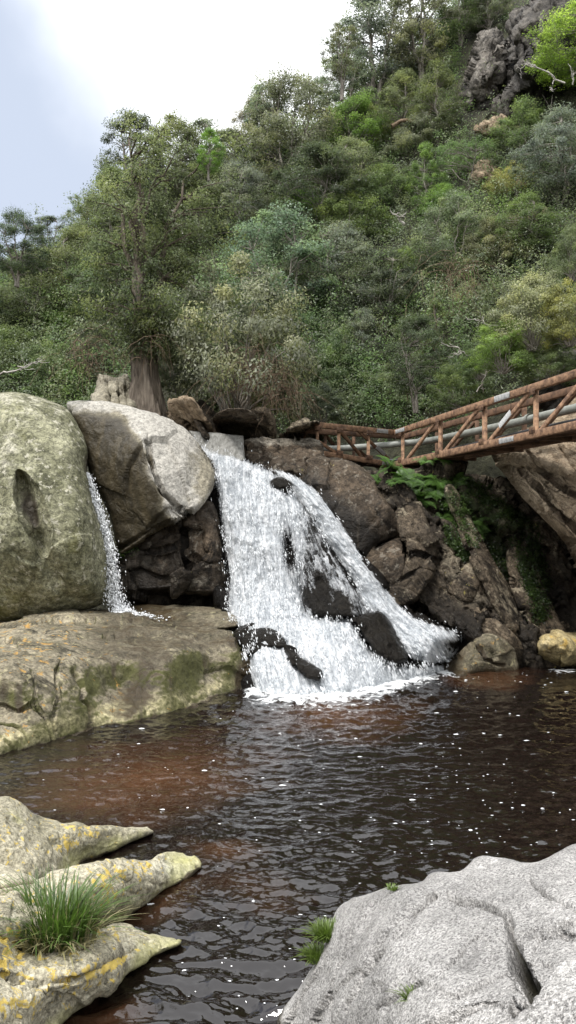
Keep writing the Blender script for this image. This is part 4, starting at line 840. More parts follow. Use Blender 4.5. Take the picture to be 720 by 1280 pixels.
def part(name, V, F, mat, parent=None): return obj_world(name, V, F, mat, parent if parent is not None else br, smooth=False)
def bpart(name, a, b, w, h, mat): return part(name, *beam(a, b, w, h), M[mat])
far = [p + n * W_ for p, n in ((T0, N1), (T1_, (N1 + N2) / 2 * 1.05), (T2, N2))]; farb = [p + n * W_ for p, n in ((B0, N1), (B1, (N1 + N2) / 2 * 1.05), (B2, N2))]
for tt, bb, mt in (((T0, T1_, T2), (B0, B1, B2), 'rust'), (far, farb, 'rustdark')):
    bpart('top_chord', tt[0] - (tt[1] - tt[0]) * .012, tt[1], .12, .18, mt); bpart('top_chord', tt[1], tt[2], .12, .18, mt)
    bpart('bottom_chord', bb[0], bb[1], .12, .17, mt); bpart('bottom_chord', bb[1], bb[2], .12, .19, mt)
# posts and diagonals
def node(seg, px, top, side):
    a, b = ((T0, T1_) if seg == 1 else (T1_, T2)) if top else ((B0, B1) if seg == 1 else (B1, B2))
    p = along(a, b, px)
    return p + (0 if side == 0 else (N1 if seg == 1 else N2) * W_)
s1, s2 = [397, 424, 461], [502, 549, 604, 668, 742, 812]
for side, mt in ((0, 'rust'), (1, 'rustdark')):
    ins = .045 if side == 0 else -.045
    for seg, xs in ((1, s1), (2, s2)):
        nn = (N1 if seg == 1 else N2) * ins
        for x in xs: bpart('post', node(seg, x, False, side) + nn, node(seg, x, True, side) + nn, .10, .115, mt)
    nn = N1 * ins * .6
    for xa, xb, ta, tb in ((399, 428, None, False), (422, 456, True, False), (446, 494, True, False)):
        a = node(1, xa, True, side) if ta else (node(1, xa, True, side) * .4 + node(1, xa, False, side) * .6)
        bpart('diagonal', a + nn, node(1, xb, tb, side) + nn, .08, .10, mt)
    nn = N2 * ins * .6
    for xa, xb in zip(s2[:-1], s2[1:]): bpart('diagonal', node(2, xa + 3, False, side) + nn, node(2, xb - 3, True, side) + nn, .08, .105, mt)
for seg, xs in ((1, s1), (2, s2)):
    nn = N1 if seg == 1 else N2
    for x in xs:
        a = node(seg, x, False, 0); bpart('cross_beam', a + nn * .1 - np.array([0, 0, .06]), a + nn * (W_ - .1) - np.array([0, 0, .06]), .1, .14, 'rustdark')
for xa, xb in zip(s2[:-1], s2[1:]):
    a = node(2, xa, False, 0) + N2 * .08 - np.array([0, 0, .08]); b = node(2, xb, False, 0) + N2 * (W_ - .08) - np.array([0, 0, .08]); bpart('wind_brace', a, b, .05, .05, 'rustdark')
# bolted gusset plates where posts meet the chords of the near truss
for seg, xs in ((1, s1), (2, s2)):
    nn = (N1 if seg == 1 else N2)
    for x in xs:
        for top in (False, True):
            c = node(seg, x, top, 0); o2 = node(seg, x + 2, top, 0); d = (o2 - c) / np.linalg.norm(o2 - c); hgt = -.10 if top else .10
            a = c - nn * .066 - d * .11 + np.array([0, 0, hgt]); b = c - nn * .066 + d * .11 + np.array([0, 0, hgt])
            g = [beam(a, b, .014, .15)]
            for q in (-.07, .07):
                p = c - nn * .074 + d * q + np.array([0, 0, hgt]); g.append(beam(p, p - nn * .02, .03, .03))
            part('gusset_plate', *join(g), M['rustdark'])
# deck boards
dk = []
for a, b, nn in ((B0, B1, N1), (B1, B2, N2)):
    L = np.linalg.norm(b - a); k = int(L / .16)
    for i in range(k):
        p = a + (b - a) * (i + .5) / k + np.array([0, 0, .035 + .006 * random.random()]); dk.append(beam(p + nn * .08, p + nn * (W_ - .08), .145, .035))
part('deck', *join(dk), M['rustdark'])
# zinc splice plates
nf = -np.array([0, 0, 0.0])
def plate(seg, xa, xb, top, hh, frac=None):
    nn = (N1 if seg == 1 else N2); a = node(seg, xa, top, 0) - nn * .074; b = node(seg, xb, top, 0) - nn * .074
    part('splice_plate', *beam(a, b, .012, hh), M['plate'])
plate(1, 470, 484, True, .13); plate(2, 497, 508, True, 0.12); plate(2, 621, 640, True, .15); plate(2, 627, 645, False, .13); plate(1, 477, 488, False, .12)
dA, dB = node(2, 607, False, 0), node(2, 665, True, 0)
part('splice_plate', *beam(dA + (dB - dA) * .35 - N2 * .05, dA + (dB - dA) * .60 - N2 * .05, .012, .15), M['plate'])
dA, dB = node(1, 446, True, 0), node(1, 494, False, 0)
part('splice_plate', *beam(dA + (dB - dA) * .5 - N1 * .05, dA + (dB - dA) * .72 - N1 * .05, .012, .13), M['plate'])
# pipes carried by the bridge
m = W_ * .5
def mid(seg, px, f, o): return node(seg, px, False, 0) * (1 - f) + node(seg, px, True, 0) * f + (N1 if seg == 1 else N2) * o
pp = [mid(1, 398, .26, m) - (B1 - B0) * .25, mid(1, 398, .26, m), mid(1, 440, .42, m), mid(2, 503, .68, m), mid(2, 550, .58, m), mid(2, 604, .52, m), mid(2, 668, .5, m), mid(2, 742, .48, m), mid(2, 812, .47, m)]
pipe = empty('water_pipe', tuple(pp[3]), 'grey water pipe running through the middle of the footbridge', 'pipe')
obj_world('pipe_tube', *tube(catmull(pp, 6, False), .105, 12), M['pipe'], pipe)
c = mid(2, 628, .51, m); d = mid(2, 632, .51, m)
for x in (632, 503):
    a = mid(2, x, .515 if x == 632 else .68, m); b = mid(2, x + 3, .515 if x == 632 else .678, m); obj_world('collar', *tube([a, b], .135, 12), M['pipe'], pipe, smooth=False)
hp = [mid(2, 503, .12, .22), mid(2, 549, .13, .2), mid(2, 604, .14, .22), mid(2, 668, .15, .2), mid(2, 742, .14, .22), mid(2, 812, .14, .2)]
hp = [mid(1, 440, .06, .22), mid(1, 470, .10, .24)] + hp
tag(obj_world('hose_pipe', *tube(catmull(hp, 6, False), .045, 8), M['hose']), 'thin black plastic pipe lying along the deck of the footbridge', 'pipe')
# ------------------------------------------------------------------ foliage
def leaf_cloud(C, R, n, L, rng, wid=0.42, up=0.55, droop=0.0, center=None):
    """n leaves round each clump centre C with radii R; every leaf a small pointed face"""
    K = len(C); idx = np.repeat(np.arange(K), n); m = len(idx)
    g = rng.normal(size=(m, 3)); g /= np.linalg.norm(g, axis=1)[:, None]; rad = rng.random(m) ** 0.55
    P = C[idx] + g * rad[:, None] * R[idx]
    cen = C.mean(0) if center is None else center
    o = P - cen; o /= np.linalg.norm(o, axis=1)[:, None] + 1e-6
    N = 0.45 * o + 0.5 * g + np.array([0, 0, up]) + 0.75 * rng.normal(size=(m, 3)); N /= np.linalg.norm(N, axis=1)[:, None]
    T = np.cross(N, rng.normal(size=(m, 3))); T[:, 2] -= droop * 1.0; T /= np.linalg.norm(T, axis=1)[:, None]
    B = np.cross(N, T); B /= np.linalg.norm(B, axis=1)[:, None]
    l = L * rng.uniform(.6, 1.3, m)[:, None]; w = l * wid
    V = np.stack([P - T * l * .5, P + B * w * .5 - T * l * .08, P + T * l * .5, P - B * w * .5 - T * l * .08], 1).reshape(-1, 3)
    F = np.arange(m * 4).reshape(m, 4)
    nn = .6 * g + .7 * o + .35 * N + np.array([0, 0, .25]); nn /= np.linalg.norm(nn, axis=1)[:, None]; leaf_cloud.nrm = np.repeat(nn, 4, 0)
    A = np.zeros((m, 4)); A[:, 0] = rng.random(m); A[:, 1] = rng.random(K)[idx]; A[:, 2] = rng.random(m)
    return V, F, np.repeat(A, 4, 0)

def limb(a, b, r0, r1, rng, lift=0.15, k=6, sides=5):
    t = np.linspace(0, 1, k)[:, None]; L = np.linalg.norm(b - a)
    P = a + (b - a) * t + np.array([0, 0, 1]) * lift * L * np.sin(t * math.pi) * .6 + rng.normal(size=(k, 3)) * .035 * L * np.sin(t * math.pi)
    return tube(P, np.linspace(r0, r1, k), sides, False)

def make_tree(kind, seed):
    rng = np.random.default_rng(seed)
    if kind == 'broad': H, W, z0, K, n, L, rc = 7.0, 6.0, .10, 95, 300, .135, .80
    elif kind == 'tall': H, W, z0, K, n, L, rc = 9.0, 5.0, .22, 95, 250, .14, .66
    elif kind == 'bush': H, W, z0, K, n, L, rc = 3.6, 4.6, .02, 100, 290, .10, .56
    elif kind == 'plume': H, W, z0, K, n, L, rc = 7.0, 4.2, .10, 90, 270, .12, .55
    elif kind == 'sparse': H, W, z0, K, n, L, rc = 6.5, 4.6, .20, 60, 160, .13, .52
    elif kind == 'umbrella': H, W, z0, K, n, L, rc = 4.2, 5.6, .6, 50, 240, .09, .55
    th = rng.uniform(0, 2 * math.pi, K); u = rng.random(K); zf = rng.random(K)
    if kind in ('bush',):
        ph = np.arccos(1 - zf * 1.2); rr = .35 + .65 * rng.random(K) ** .5
        C = np.stack([np.cos(th) * np.sin(ph) * W / 2 * rr, np.sin(th) * np.sin(ph) * W / 2 * rr, np.cos(ph) * H * .84 * rr + .3], 1)
    elif kind == 'umbrella':
        r = np.sqrt(u) * W / 2; C = np.stack([np.cos(th) * r, np.sin(th) * r, H * (.72 + .22 * (1 - (r / (W / 2)) ** 2)) + rng.normal(0, .18, K)], 1)
    else:
        zz = z0 + (1 - z0) * zf; prof = np.interp((zz - z0) / (1 - z0), [0, .25, .55, .8, 1], [.55, .95, 1, .7, .22] if kind != 'plume' else [.6, 1, .9, .55, .12])
        r = prof * W / 2 * (.35 + .65 * u ** .45) * rng.uniform(.75, 1.15, K); C = np.stack([np.cos(th) * r, np.sin(th) * r, zz * H * .97], 1)
    lob = 1 + .28 * fbm(C / (W * .35) + seed, 2, seed); C[:, :2] *= lob[:, None]
    R = rc * rng.uniform(.55, 1.35, (K, 1)) * np.array([[1, 1, .62]])
    if kind in ('tall', 'sparse'): R = R * np.array([[1.1, 1.1, .8]])
    Vl, Fl, Al = leaf_cloud(C, R, n, L, rng, .42 if kind != 'plume' else .34, center=np.array([0, 0, H * (.25 if kind == 'bush' else .55)])); Nl = leaf_cloud.nrm
    parts = []
    if kind == 'bush':
        for c in C[::3]: parts.append(limb(np.array([rng.normal(0, .15), rng.normal(0, .15), -.4]), c, .035, .008, rng, .1, 5, 4))
    else:
        ns = {'broad': 3, 'tall': 3, 'plume': 1, 'sparse': 4, 'umbrella': 2}[kind]; tops = []
        for s in range(ns):
            a = np.array([rng.normal(0, .1), rng.normal(0, .1), -.8]); ang = rng.uniform(0, 6.28); sp = W * (.20 if ns > 1 else .03)
            b = np.array([math.cos(ang) * sp, math.sin(ang) * sp, H * rng.uniform(.62, .88)])
            t = np.linspace(0, 1, 10)[:, None]; P = a + (b - a) * np.concatenate([t ** 1.35, t ** 1.35, t], 1) + rng.normal(size=(10, 3)) * np.array([.12, .12, 0]) * np.sin(t * math.pi)
            parts.append(tube(P, np.linspace(.15, .035, 10) * (H / 7) * (1.15 if ns == 1 else .85), 7, False)); tops.append(P)
        for c in C:
            best = min(((np.linalg.norm(P[j] - c) + .6 * max(0, P[j][2] - c[2] + .4), P[j]) for P in tops for j in range(2, 10)), key=lambda q: q[0])[1]
            parts.append(limb(best, c, .04, .010, rng, .08, 6, 4))
            for q in range(2): parts.append(limb(c, c + rng.normal(size=3) * rc * .75, .012, .004, rng, .05, 3, 3))
    Vt, Ft = join(parts)
    return (make_mesh('trunk', Vt, Ft), make_mesh('crown', Vl, Fl, {'leaf': Al, 'nrm': Nl}, False), H, W)

PROTO = {}
for kind, k in (('broad', 3), ('tall', 3), ('bush', 3), ('plume', 2), ('sparse', 2), ('umbrella', 1)):
    PROTO[kind] = [make_tree(kind, 1000 + hash(kind) % 7 * 0 + 37 * i + len(kind) * 101) for i in range(k)]
    for t, c, _, _ in PROTO[kind]: t.materials.append(M['bark']); c.materials.append(M['leaf'])

GREEN = {'olive': (0.160, 0.188, 0.094), 'grey': (0.209, 0.243, 0.169), 'silver': (0.266, 0.296, 0.209), 'mid': (0.136, 0.190, 0.081), 'bright': (0.192, 0.299, 0.073), 'lime': (0.27, 0.40, 0.09), 'dark': (0.096, 0.120, 0.075), 'brownish': (0.203, 0.192, 0.136), 'yellow': (0.249, 0.277, 0.102)}
_cnt = {}
def plant(kind, px, py, wpx, hpx, col, label, dz=0.0, name=None, cat=None, depth=None, tilt=0):
    """a plant whose foot is seen at (px,py) on the hillside, wpx wide and hpx high in the photograph's pixels"""
    if depth is None: P, D, ok = hit(px, py); P, D = P[0], D[0]
    else: P = unproject(px, py, depth); D = depth
    i = _cnt.get(kind, 0); _cnt[kind] = i + 1
    t, c, H, W = PROTO[kind][i % len(PROTO[kind])]
    sw, shh = wpx * D / FPX / W, hpx * D / FPX / H
    name = name or ('bush' if kind == 'bush' else 'tree')
    e = empty(name, tuple(P - np.array([0, 0, .1])), label, cat or ('bush' if kind == 'bush' else 'tree'))
    e.scale = (sw, sw, shh); e.rotation_euler = (math.radians(random.uniform(-4, 4)), math.radians(tilt), random.uniform(0, 6.28) if not tilt else 0)
    g = np.array(GREEN[col]) * np.array([random.uniform(.88, 1.12), random.uniform(.92, 1.08), random.uniform(.85, 1.15)])
    for nm, me in (('trunk' if kind != 'bush' else 'stems', t), ('crown', c)):
        o = bpy.data.objects.new(nm, me); COL.objects.link(o); o.parent = e; o.color = (*g, 1)
    return e

# skyline, left to right
B = plant
B('broad', 22, 345, 85, 84, 'dark', 'dark dense tree farthest left on the skyline, against the blue sky')
B('sparse', 62, 335, 60, 70, 'dark', 'thin dark tree beside the darkest skyline tree at far left')
B('sparse', 97, 318, 42, 80, 'grey', 'slight wispy tree with bare upright twigs on the left skyline')
B('broad', 118, 330, 74, 80, 'olive', 'low olive skyline tree just below the step up to the tall dark tree')
B('tall', 168, 300, 90, 165, 'dark', 'dark tall tree with tufted top standing out at the step of the skyline')
B('tall', 214, 300, 95, 165, 'olive', 'tall many-stemmed olive tree right of the tufted skyline tree, pale limbs showing')
B('sparse', 252, 260, 80, 120, 'grey', 'loose grey tree on the skyline in the dip left of the wide grey crown')
B('broad', 285, 250, 64, 95, 'olive', 'small round olive tree on the skyline directly left of the wide grey crown')
B('broad', 358, 250, 130, 170, 'grey', 'wide grey-green tree crowning the middle of the skyline, dark limbs inside')
B('tall', 335, 220, 56, 125, 'grey', 'lean tree leaning out at left rim of the wide grey skyline crown')
B('tall', 428, 190, 86, 130, 'grey', 'tall loose grey tree on the skyline where it starts climbing to the top edge')
B('tall', 470, 150, 120, 190, 'grey', 'big gauzy grey tree at the top edge where the white sky ends')
B('sparse', 428, 110, 50, 90, 'olive', 'thin outlying tree with drooping sprays hanging over the white sky')
B('tall', 530, 120, 100, 180, 'silver', 'pale feathery tree at the top edge left of the grey rock buttress')
B('broad', 575, 60, 90, 120, 'mid', 'leafy green tree cut by the top edge above the grey rock buttress')
B('plume', 610, 45, 70, 110, 'grey', 'dry grey tree hanging over the top of the dark upper crag')
B('broad', 145, 345, 100, 140, 'olive', 'full olive tree close against the left side of the tall old tree')
# second tier
B('broad', 450, 205, 90, 90, 'bright', 'bright green tree below the gauzy skyline trees')
B('plume', 505, 190, 80, 110, 'olive', 'dark olive tree in the middle of the upper slope with a forked stem')
B('plume', 548, 190, 70, 120, 'olive', 'soft olive tree beside the left foot of the grey rock buttress')
B('bush', 520, 190, 90, 50, 'grey', 'grey bush under the olive trees high on the middle slope')
B('bush', 600, 118, 40, 50, 'olive', 'small bush growing out of the grey rock buttress')
B('umbrella', 582, 250, 96, 72, 'mid', 'umbrella-shaped tree with twisted dark limbs before the pink-tan rock')
B('plume', 532, 275, 46, 100, 'bright', 'ivy-green narrow tree column left of the umbrella-shaped tree')
B('bush', 556, 270, 62, 46, 'bright', 'glossy green bush under the left side of the umbrella-shaped tree')
B('bush', 660, 190, 96, 70, 'mid', 'leafy bush below the shadowed overhang of the upper crag')
B('broad', 700, 260, 110, 125, 'grey', 'broad grey-green tree at the right edge below the dark upper crag')
B('bush', 640, 250, 70, 55, 'yellow', 'yellowish bush between the umbrella-shaped tree and the right edge tree')
B('broad', 395, 300, 120, 120, 'dark', 'dark grey tree with deep shade under it in the middle of the slope')
B('broad', 300, 300, 90, 100, 'grey', 'dusty grey tree under the dip in the skyline')
B('plume', 250, 310, 70, 120, 'olive', 'slender olive tree with several thin stems behind the silvery bush', )
B('broad', 440, 260, 90, 90, 'grey', 'hazy grey tree on the upper slope left of the fallen dark log')
B('bush', 480, 260, 90, 60, 'olive', 'olive bush below the fallen dark log')
B('broad', 320, 200, 70, 80, 'brownish', 'brownish thin tree just under the skyline left of the wide grey crown')
B('plume', 262, 215, 40, 60, 'bright', 'small yellow-green tree among the grey ones below the left skyline')
# left slope
B('broad', 40, 420, 110, 115, 'olive', 'wide olive tree on the left slope under the darkest skyline tree')
B('broad', 95, 400, 110, 120, 'olive', 'rounded olive tree in the middle of the left slope')
B('bush', 30, 350, 70, 45, 'mid', 'mid-green bush at the left edge beneath the skyline trees')
B('bush', 82, 370, 54, 36, 'bright', 'bright yellow-green bush on the left slope')
B('bush', 85, 418, 60, 42, 'bright', 'light green bush lower on the left slope above the shadowed hollow')
B('broad', 140, 420, 110, 120, 'olive', 'dense olive tree left of the thick old trunk')
B('bush', 20, 470, 90, 70, 'mid', 'leafy dark bush at the left edge just above the mossy boulder', 0)
B('bush', 70, 490, 90, 70, 'olive', 'twiggy olive bush resting behind the top of the mossy boulder')
B('bush', 116, 480, 70, 90, 'dark', 'dark shaded bush left of the stump-like rock', 0)
B('bush', 10, 410, 70, 60, 'grey', 'grey bush at the left edge halfway up the left slope')
# centre
B('bush', 296, 500, 190, 205, 'silver', 'large silvery bush overhanging the boulders left of the waterfall head', depth=26.2)
B('broad', 345, 430, 170, 170, 'grey', 'full grey-green tree in the centre of the slope right of the silvery bush')
B('broad', 420, 400, 120, 120, 'grey', 'rounded blue-grey tree in the centre right above the dark hollow')
B('bush', 382, 280, 60, 50, 'bright', 'fresh green bush behind the centre trees')
B('bush', 345, 290, 26, 22, 'lime', 'tiny lime green shrub standing out in the middle of the slope')
B('bush', 440, 300, 110, 60, 'mid', 'light green spreading bush in the centre below the dark shaded tree')
B('bush', 505, 340, 46, 36, 'bright', 'small bright green shrub right of the centre trees, amid grey ones')
B('broad', 480, 420, 100, 110, 'dark', 'dark green tree over the black hollow above the bridge')
B('bush', 375, 500, 90, 80, 'olive', 'olive bush behind the left end of the bridge')
B('bush', 425, 490, 80, 90, 'mid', 'green bush above the left part of the bridge')
B('bush', 490, 505, 90, 60, 'grey', 'pale twiggy bush directly above the bend of the bridge')
B('plume', 455, 480, 60, 100, 'grey', 'grey sapling with thin upright stems left of the black hollow')
B('plume', 545, 480, 50, 110, 'olive', 'thin olive sapling with hanging stems right of the black hollow')
B('broad', 565, 350, 100, 110, 'grey', 'grey-leaved tree with hanging bare twigs right of centre')
B('bush', 620, 340, 90, 75, 'olive', 'olive bush under the reddish rock scar')
B('broad', 660, 330, 90, 90, 'mid', 'green tree below the small pale tilted rock')
B('bush', 590, 400, 60, 55, 'silver', 'silver-leaved shrub left of the bright hanging greenery')
B('bush', 668, 425, 110, 100, 'silver', 'big silvery shrub on the right bank above the bridge', depth=22.6)
B('bush', 630, 455, 80, 66, 'bright', 'bright green shrub spilling down the right bank to the bridge', depth=22.6)
B('bush', 712, 420, 70, 80, 'yellow', 'yellow-green shrub at the right edge above the bridge', depth=21.8)
B('bush', 690, 470, 70, 50, 'mid', 'dark leafy shrub hanging over the shaded rock bank behind the bridge', depth=22.4)
B('broad', 520, 500, 90, 110, 'dark', 'dark tree in shade directly above the right half of the bridge bend', depth=27.0)
B('bush', 575, 505, 80, 60, 'mid', 'shaded bush between the dark tree and the tangled pale root', depth=25.5)
B('bush', 400, 520, 70, 50, 'dark', 'dark low bush close behind the left end post of the bridge', depth=28)
B('bush', 330, 515, 90, 60, 'olive', 'low olive bush behind the dry twigs above the weir', depth=27.5)
B('bush', 220, 480, 60, 60, 'dark', 'dark bush filling the gap right of the thick old trunk', depth=27.2)
B('bush', 600, 465, 50, 50, 'mid', 'shaded green shrub close above the middle of the bridge', depth=24.5)
B('bush', 715, 340, 60, 70, 'olive', 'olive shrub at the right edge above the silvery shrub', depth=25)
# bright tree reaching in at the upper right
B('broad', 735, 92, 132, 92, 'lime', 'lime green tree reaching in from the right edge over the dark crag', depth=36)

# the thick old trunk and its crown
P0 = unproject(182, 512, 26.0)
old = empty('tree', tuple(P0), 'old tree on a thick fissured trunk with flared foot left of the large silvery bush', 'tree')
rng = np.random.default_rng(5)
tk = []
zz = np.linspace(-.4, 2.9, 40); pr = np.interp(zz, [-.4, .3, 1.0, 2.0, 2.9], [.66, .50, .41, .37, .32]); ks = 72
an = np.arange(ks) * 2 * math.pi / ks; Vt = []
for z, r in zip(zz, pr):
    fl = 1 + .2 * np.sin(an * 5 + z * .7) * np.exp(-max(z, 0) / 1.8) + .34 * fbm(np.stack([np.cos(an) * 2.9, np.sin(an) * 2.9, np.full(ks, z * .5)], 1), 4, 77, .6, True)
    Vt.append(np.stack([np.cos(an) * r * fl - .12 * z * .4, np.sin(an) * r * fl, np.full(ks, z)], 1))
Vt = np.concatenate(Vt); i0 = (np.arange(39)[:, None] * ks + np.arange(ks)[None]).ravel(); j = np.tile(np.arange(ks), 39); i1 = i0 - j + (j + 1) % ks
tk.append((Vt, np.stack([i0, i1, i1 + ks, i0 + ks], 1)))
tops = []
for q in range(6):
    a = np.array([-.15 + rng.normal(0, .12), rng.normal(0, .12), 2.6]); b = np.array([rng.uniform(-1.6, 1.8), rng.uniform(-.8, .8), rng.uniform(7, 9.4)])
    t = np.linspace(0, 1, 10)[:, None]; P = a + (b - a) * t + rng.normal(size=(10, 3)) * .16 * np.sin(t * math.pi); tops.append(P); tk.append(tube(P, np.linspace(.17, .03, 10), 7, False))
K = 170; C = np.stack([rng.normal(.35, 1.3, K).clip(-1.5, 2.9), rng.normal(-.2, .9, K), 2.2 + 6.3 * rng.random(K) ** .85], 1); C = C[(fbm(C / 1.5, 3, 90) > -.09) | (C[:, 2] < 3)]; K = len(C); C[:24] = np.stack([rng.normal(0, .5, 24), rng.uniform(-.9, -.3, 24), rng.uniform(1.7, 3.0, 24)], 1)
for c in C:
    b = min((P[j] for P in tops for j in range(10)), key=lambda p: np.linalg.norm(p - c) + .5 * max(0, p[2] - c[2])); tk.append(limb(b, c, .04, .01, rng, .1, 6, 4))
V, F = join(tk); o = link('trunk', make_mesh('trunk', V, F), M['oldbark'], old)
V, F, A = leaf_cloud(C, .62 * rng.uniform(.6, 1.3, (K, 1)) * np.array([[1, 1, .7]]), 250, .10, rng); o = link('crown', make_mesh('crown', V, F, {'leaf': A, 'nrm': leaf_cloud.nrm}, False), M['leaf'], old); o.color = (.155, .182, .10, 1)

# undergrowth: one leafy mass over the whole slope
rng = np.random.default_rng(21)
n = 90000; ux = rng.uniform(-26, 24, n); uy = rng.uniform(21, 62, n); uz = terrain(ux, uy)
pxx, pyy, DD = project(np.stack([ux, uy, uz], 1)); k = (uz > 4.4) & (pxx > -90) & (pxx < 810) & (pyy > -80) & (pyy < 560)
k &= rng.random(n) < np.clip(1.25 - DD / 75, .4, 1) * (.5 + .5 * sstep(330, 440, pyy))
k &= ~((np.abs(pxx - 515) < 55) & (np.abs(pyy - 440) < 40) & (rng.random(n) < .6)); k &= ~((pxx > 185) & (pxx < 260) & (pyy > 455))
k &= ~((pxx > 575) & (pxx < 720) & (pyy < 168) & (rng.random(n) < .85)); k &= ~((pxx > 600) & (pyy > 520))
ux, uy, uz = ux[k], uy[k], uz[k]; K = len(ux); print('undergrowth clumps', K)
C = np.stack([ux, uy, uz + rng.gamma(2, .34 + .22 * sstep(340, 450, pyy[k]), K)], 1); R = rng.uniform(.28, .8, (K, 1)) * np.array([[1, 1, .85]])
V, F, A = leaf_cloud(C, R, 46, .11, rng, .4, center=np.array([0, 60., -10.]))
cl = fbm(np.stack([ux / 3.5, uy / 3.5, uz / 3.5], 1), 3, 44); A[:, 1] = np.clip(np.repeat(np.repeat(.5 + 1.3 * cl + rng.normal(0, .15, K), 46), 4), 0, 1)
UN = leaf_cloud.nrm
grp = np.digitize(fbm(np.stack([ux / 2.2 + 40, uy / 2.2, uz / 2.2], 1), 3, 54) + rng.normal(0, .05, K), [-.06, .06])
for g_, cc in ((0, (.148, .180, .096)), (1, (.20, .235, .165)), (2, (.135, .205, .084))):
    vm = np.repeat(np.repeat(grp == g_, 46), 4); nv = int(vm.sum())
    ug = obj_world('undergrowth', V[vm], np.arange(nv).reshape(-1, 4), M['leaf'], attr={'leaf': A[vm], 'nrm': UN[vm]}, smooth=False); ug.color = (*cc, 1); tag(ug, kind='stuff')

# ferns under the bridge bend
def fern_mesh(seed):
    rng = np.random.default_rng(seed); Vs, Fs, As, n = [], [], [], 0
    for f in range(11):
        az = rng.uniform(0, 6.28); L = rng.uniform(.55, .95); t = np.linspace(0, 1, 22); d = np.array([math.cos(az), math.sin(az), 0]); s = np.array([-d[1], d[0], 0])
        sp = d * (L * t * .85)[:, None] + np.array([0, 0, 1]) * (L * (.85 * t - .75 * t * t))[:, None]
        for i in range(2, 22):
            ll = .17 * L / .8 * math.sin(math.pi * min(1, .12 + t[i] * .88)) * 1.1 + .015
            for sg in (-1, 1):
                b = sp[i]; tip = b + s * sg * ll + d * ll * .35 - np.array([0, 0, ll * .25]); wv = d * .012
                Vs += [b - wv, b + wv, tip + wv * .3, tip - wv * .3]; Fs.append([n, n + 1, n + 2, n + 3]); n += 4
                As += [[rng.random(), .4 + .3 * t[i], 0, 0]] * 4
    return make_mesh('fern', np.array(Vs), np.array(Fs), {'leaf': np.array(As)}, False)
fm = [fern_mesh(3), fern_mesh(4)]
for m_ in fm: m_.materials.append(M['grass'])
for i in range(60):
    key, poly = [('face', [(462, 590), (480, 586), (560, 592), (566, 612), (530, 628), (490, 622)]), ('face', [(530, 605), (566, 600), (600, 640), (590, 690), (560, 660)])][0 if i < 42 else 1]
    p, nrm = surf_points(key, poly, 1, rng); p, nrm = p[0], nrm[0]
    o = bpy.data.objects.new('fern', fm[i % 2]); COL.objects.link(o); o.location = tuple(p + nrm * .05)
    z = Vector(nrm * .6 + np.array([0, -.1, .8])).normalized(); o.rotation_euler = (z.to_track_quat('Z', 'Y') @ Matrix.Rotation(rng.uniform(0, 6.28), 3, 'Z').to_quaternion()).to_euler()
    s = rng.uniform(.42, .8); o.scale = (s, s, s); o.color = (*(np.array((.075, .15, .028)) * rng.uniform(.7, 1.25)), 1)
    tag(o, 'bright green fern in the thick fern patch on the rocks under the bridge bend' if i < 42 else 'fern among the trailing plants on the shaded rock below the fern patch', 'fern', 'ferns under the bridge bend' if i < 42 else 'ferns lower on the shaded rock')
# trailing moss and creepers on the cliff
pts = []
for key, poly, k in (('face', [(530, 600), (590, 600), (650, 650), (690, 730), (670, 760), (640, 720), (600, 680), (560, 640)], 640), ('face', [(545, 640), (575, 650), (600, 700), (585, 720), (560, 690)], 170), ('slab18', [(640, 690), (660, 702), (690, 770), (670, 780)], 120), ('slab16', [(556, 612), (580, 625), (600, 680), (585, 680)], 40), ('b3', [(146, 676), (170, 672), (172, 692), (150, 698)], 16)):
    p, nrm = surf_points(key, poly, k, rng); pts.append(p + nrm * .06)
C = np.concatenate(pts); K = len(C); V, F, A = leaf_cloud(C, rng.uniform(.08, .24, (K, 1)) * np.ones((1, 3)), 46, .06, rng, .45)
cr = obj_world('creeping_plants', V, F, M['leaf'], attr={'leaf': A, 'nrm': leaf_cloud.nrm}, smooth=False); cr.color = (.052, .09, .024, 1); tag(cr, kind='stuff')

# grass
def blades(n, rad, h, rng, spread=.8, w=.007):
    az = rng.uniform(0, 6.28, n); r = rad * np.sqrt(rng.random(n)); base = np.stack([np.cos(az) * r, np.sin(az) * r, np.zeros(n)], 1)
    lean = rng.uniform(.1, spread, n) ** 1.0 * (.4 + .8 * r / rad); L = h * rng.uniform(.55, 1.1, n); a2 = az + rng.normal(0, .7, n)
    d = np.stack([np.cos(a2), np.sin(a2), np.zeros(n)], 1); s = np.stack([-d[:, 1], d[:, 0], np.zeros(n)], 1); t = np.linspace(0, 1, 7); V = []
    for tt in t:
        c = base + d * (L * lean * tt ** 1.8)[:, None] + np.array([0, 0, 1]) * (L * (tt - .38 * lean * tt ** 2.4))[:, None]; ww = w * (1 - tt ** 2) + .0008
        V += [c - s * ww, c + s * ww]
    V = np.stack(V, 1); F = np.array([[2 * i, 2 * i + 1, 2 * i + 3, 2 * i + 2] for i in range(6)])
    A = np.repeat(np.stack([rng.random(n), rng.random(n) * .5, np.zeros(n), np.zeros(n)], 1), 14, 0)
    return V.reshape(-1, 3), (F[None] + (np.arange(n) * 14)[:, None, None]).reshape(-1, 4), A
g0 = unproject(72, 1172, depth_for_z(72, 1172, .42))
gr = empty('grass_tuft', tuple(g0 - np.array([0, 0, .04])), 'large tuft of long green grass growing between the lichened shore rocks at lower left', 'grass tuft')
V, F, A = blades(460, .21, .46, rng, 1.15); o = link('green_blades', make_mesh('green_blades', V, F, {'leaf': A}), M['grass'], gr); o.color = (.10, .165, .035, 1)
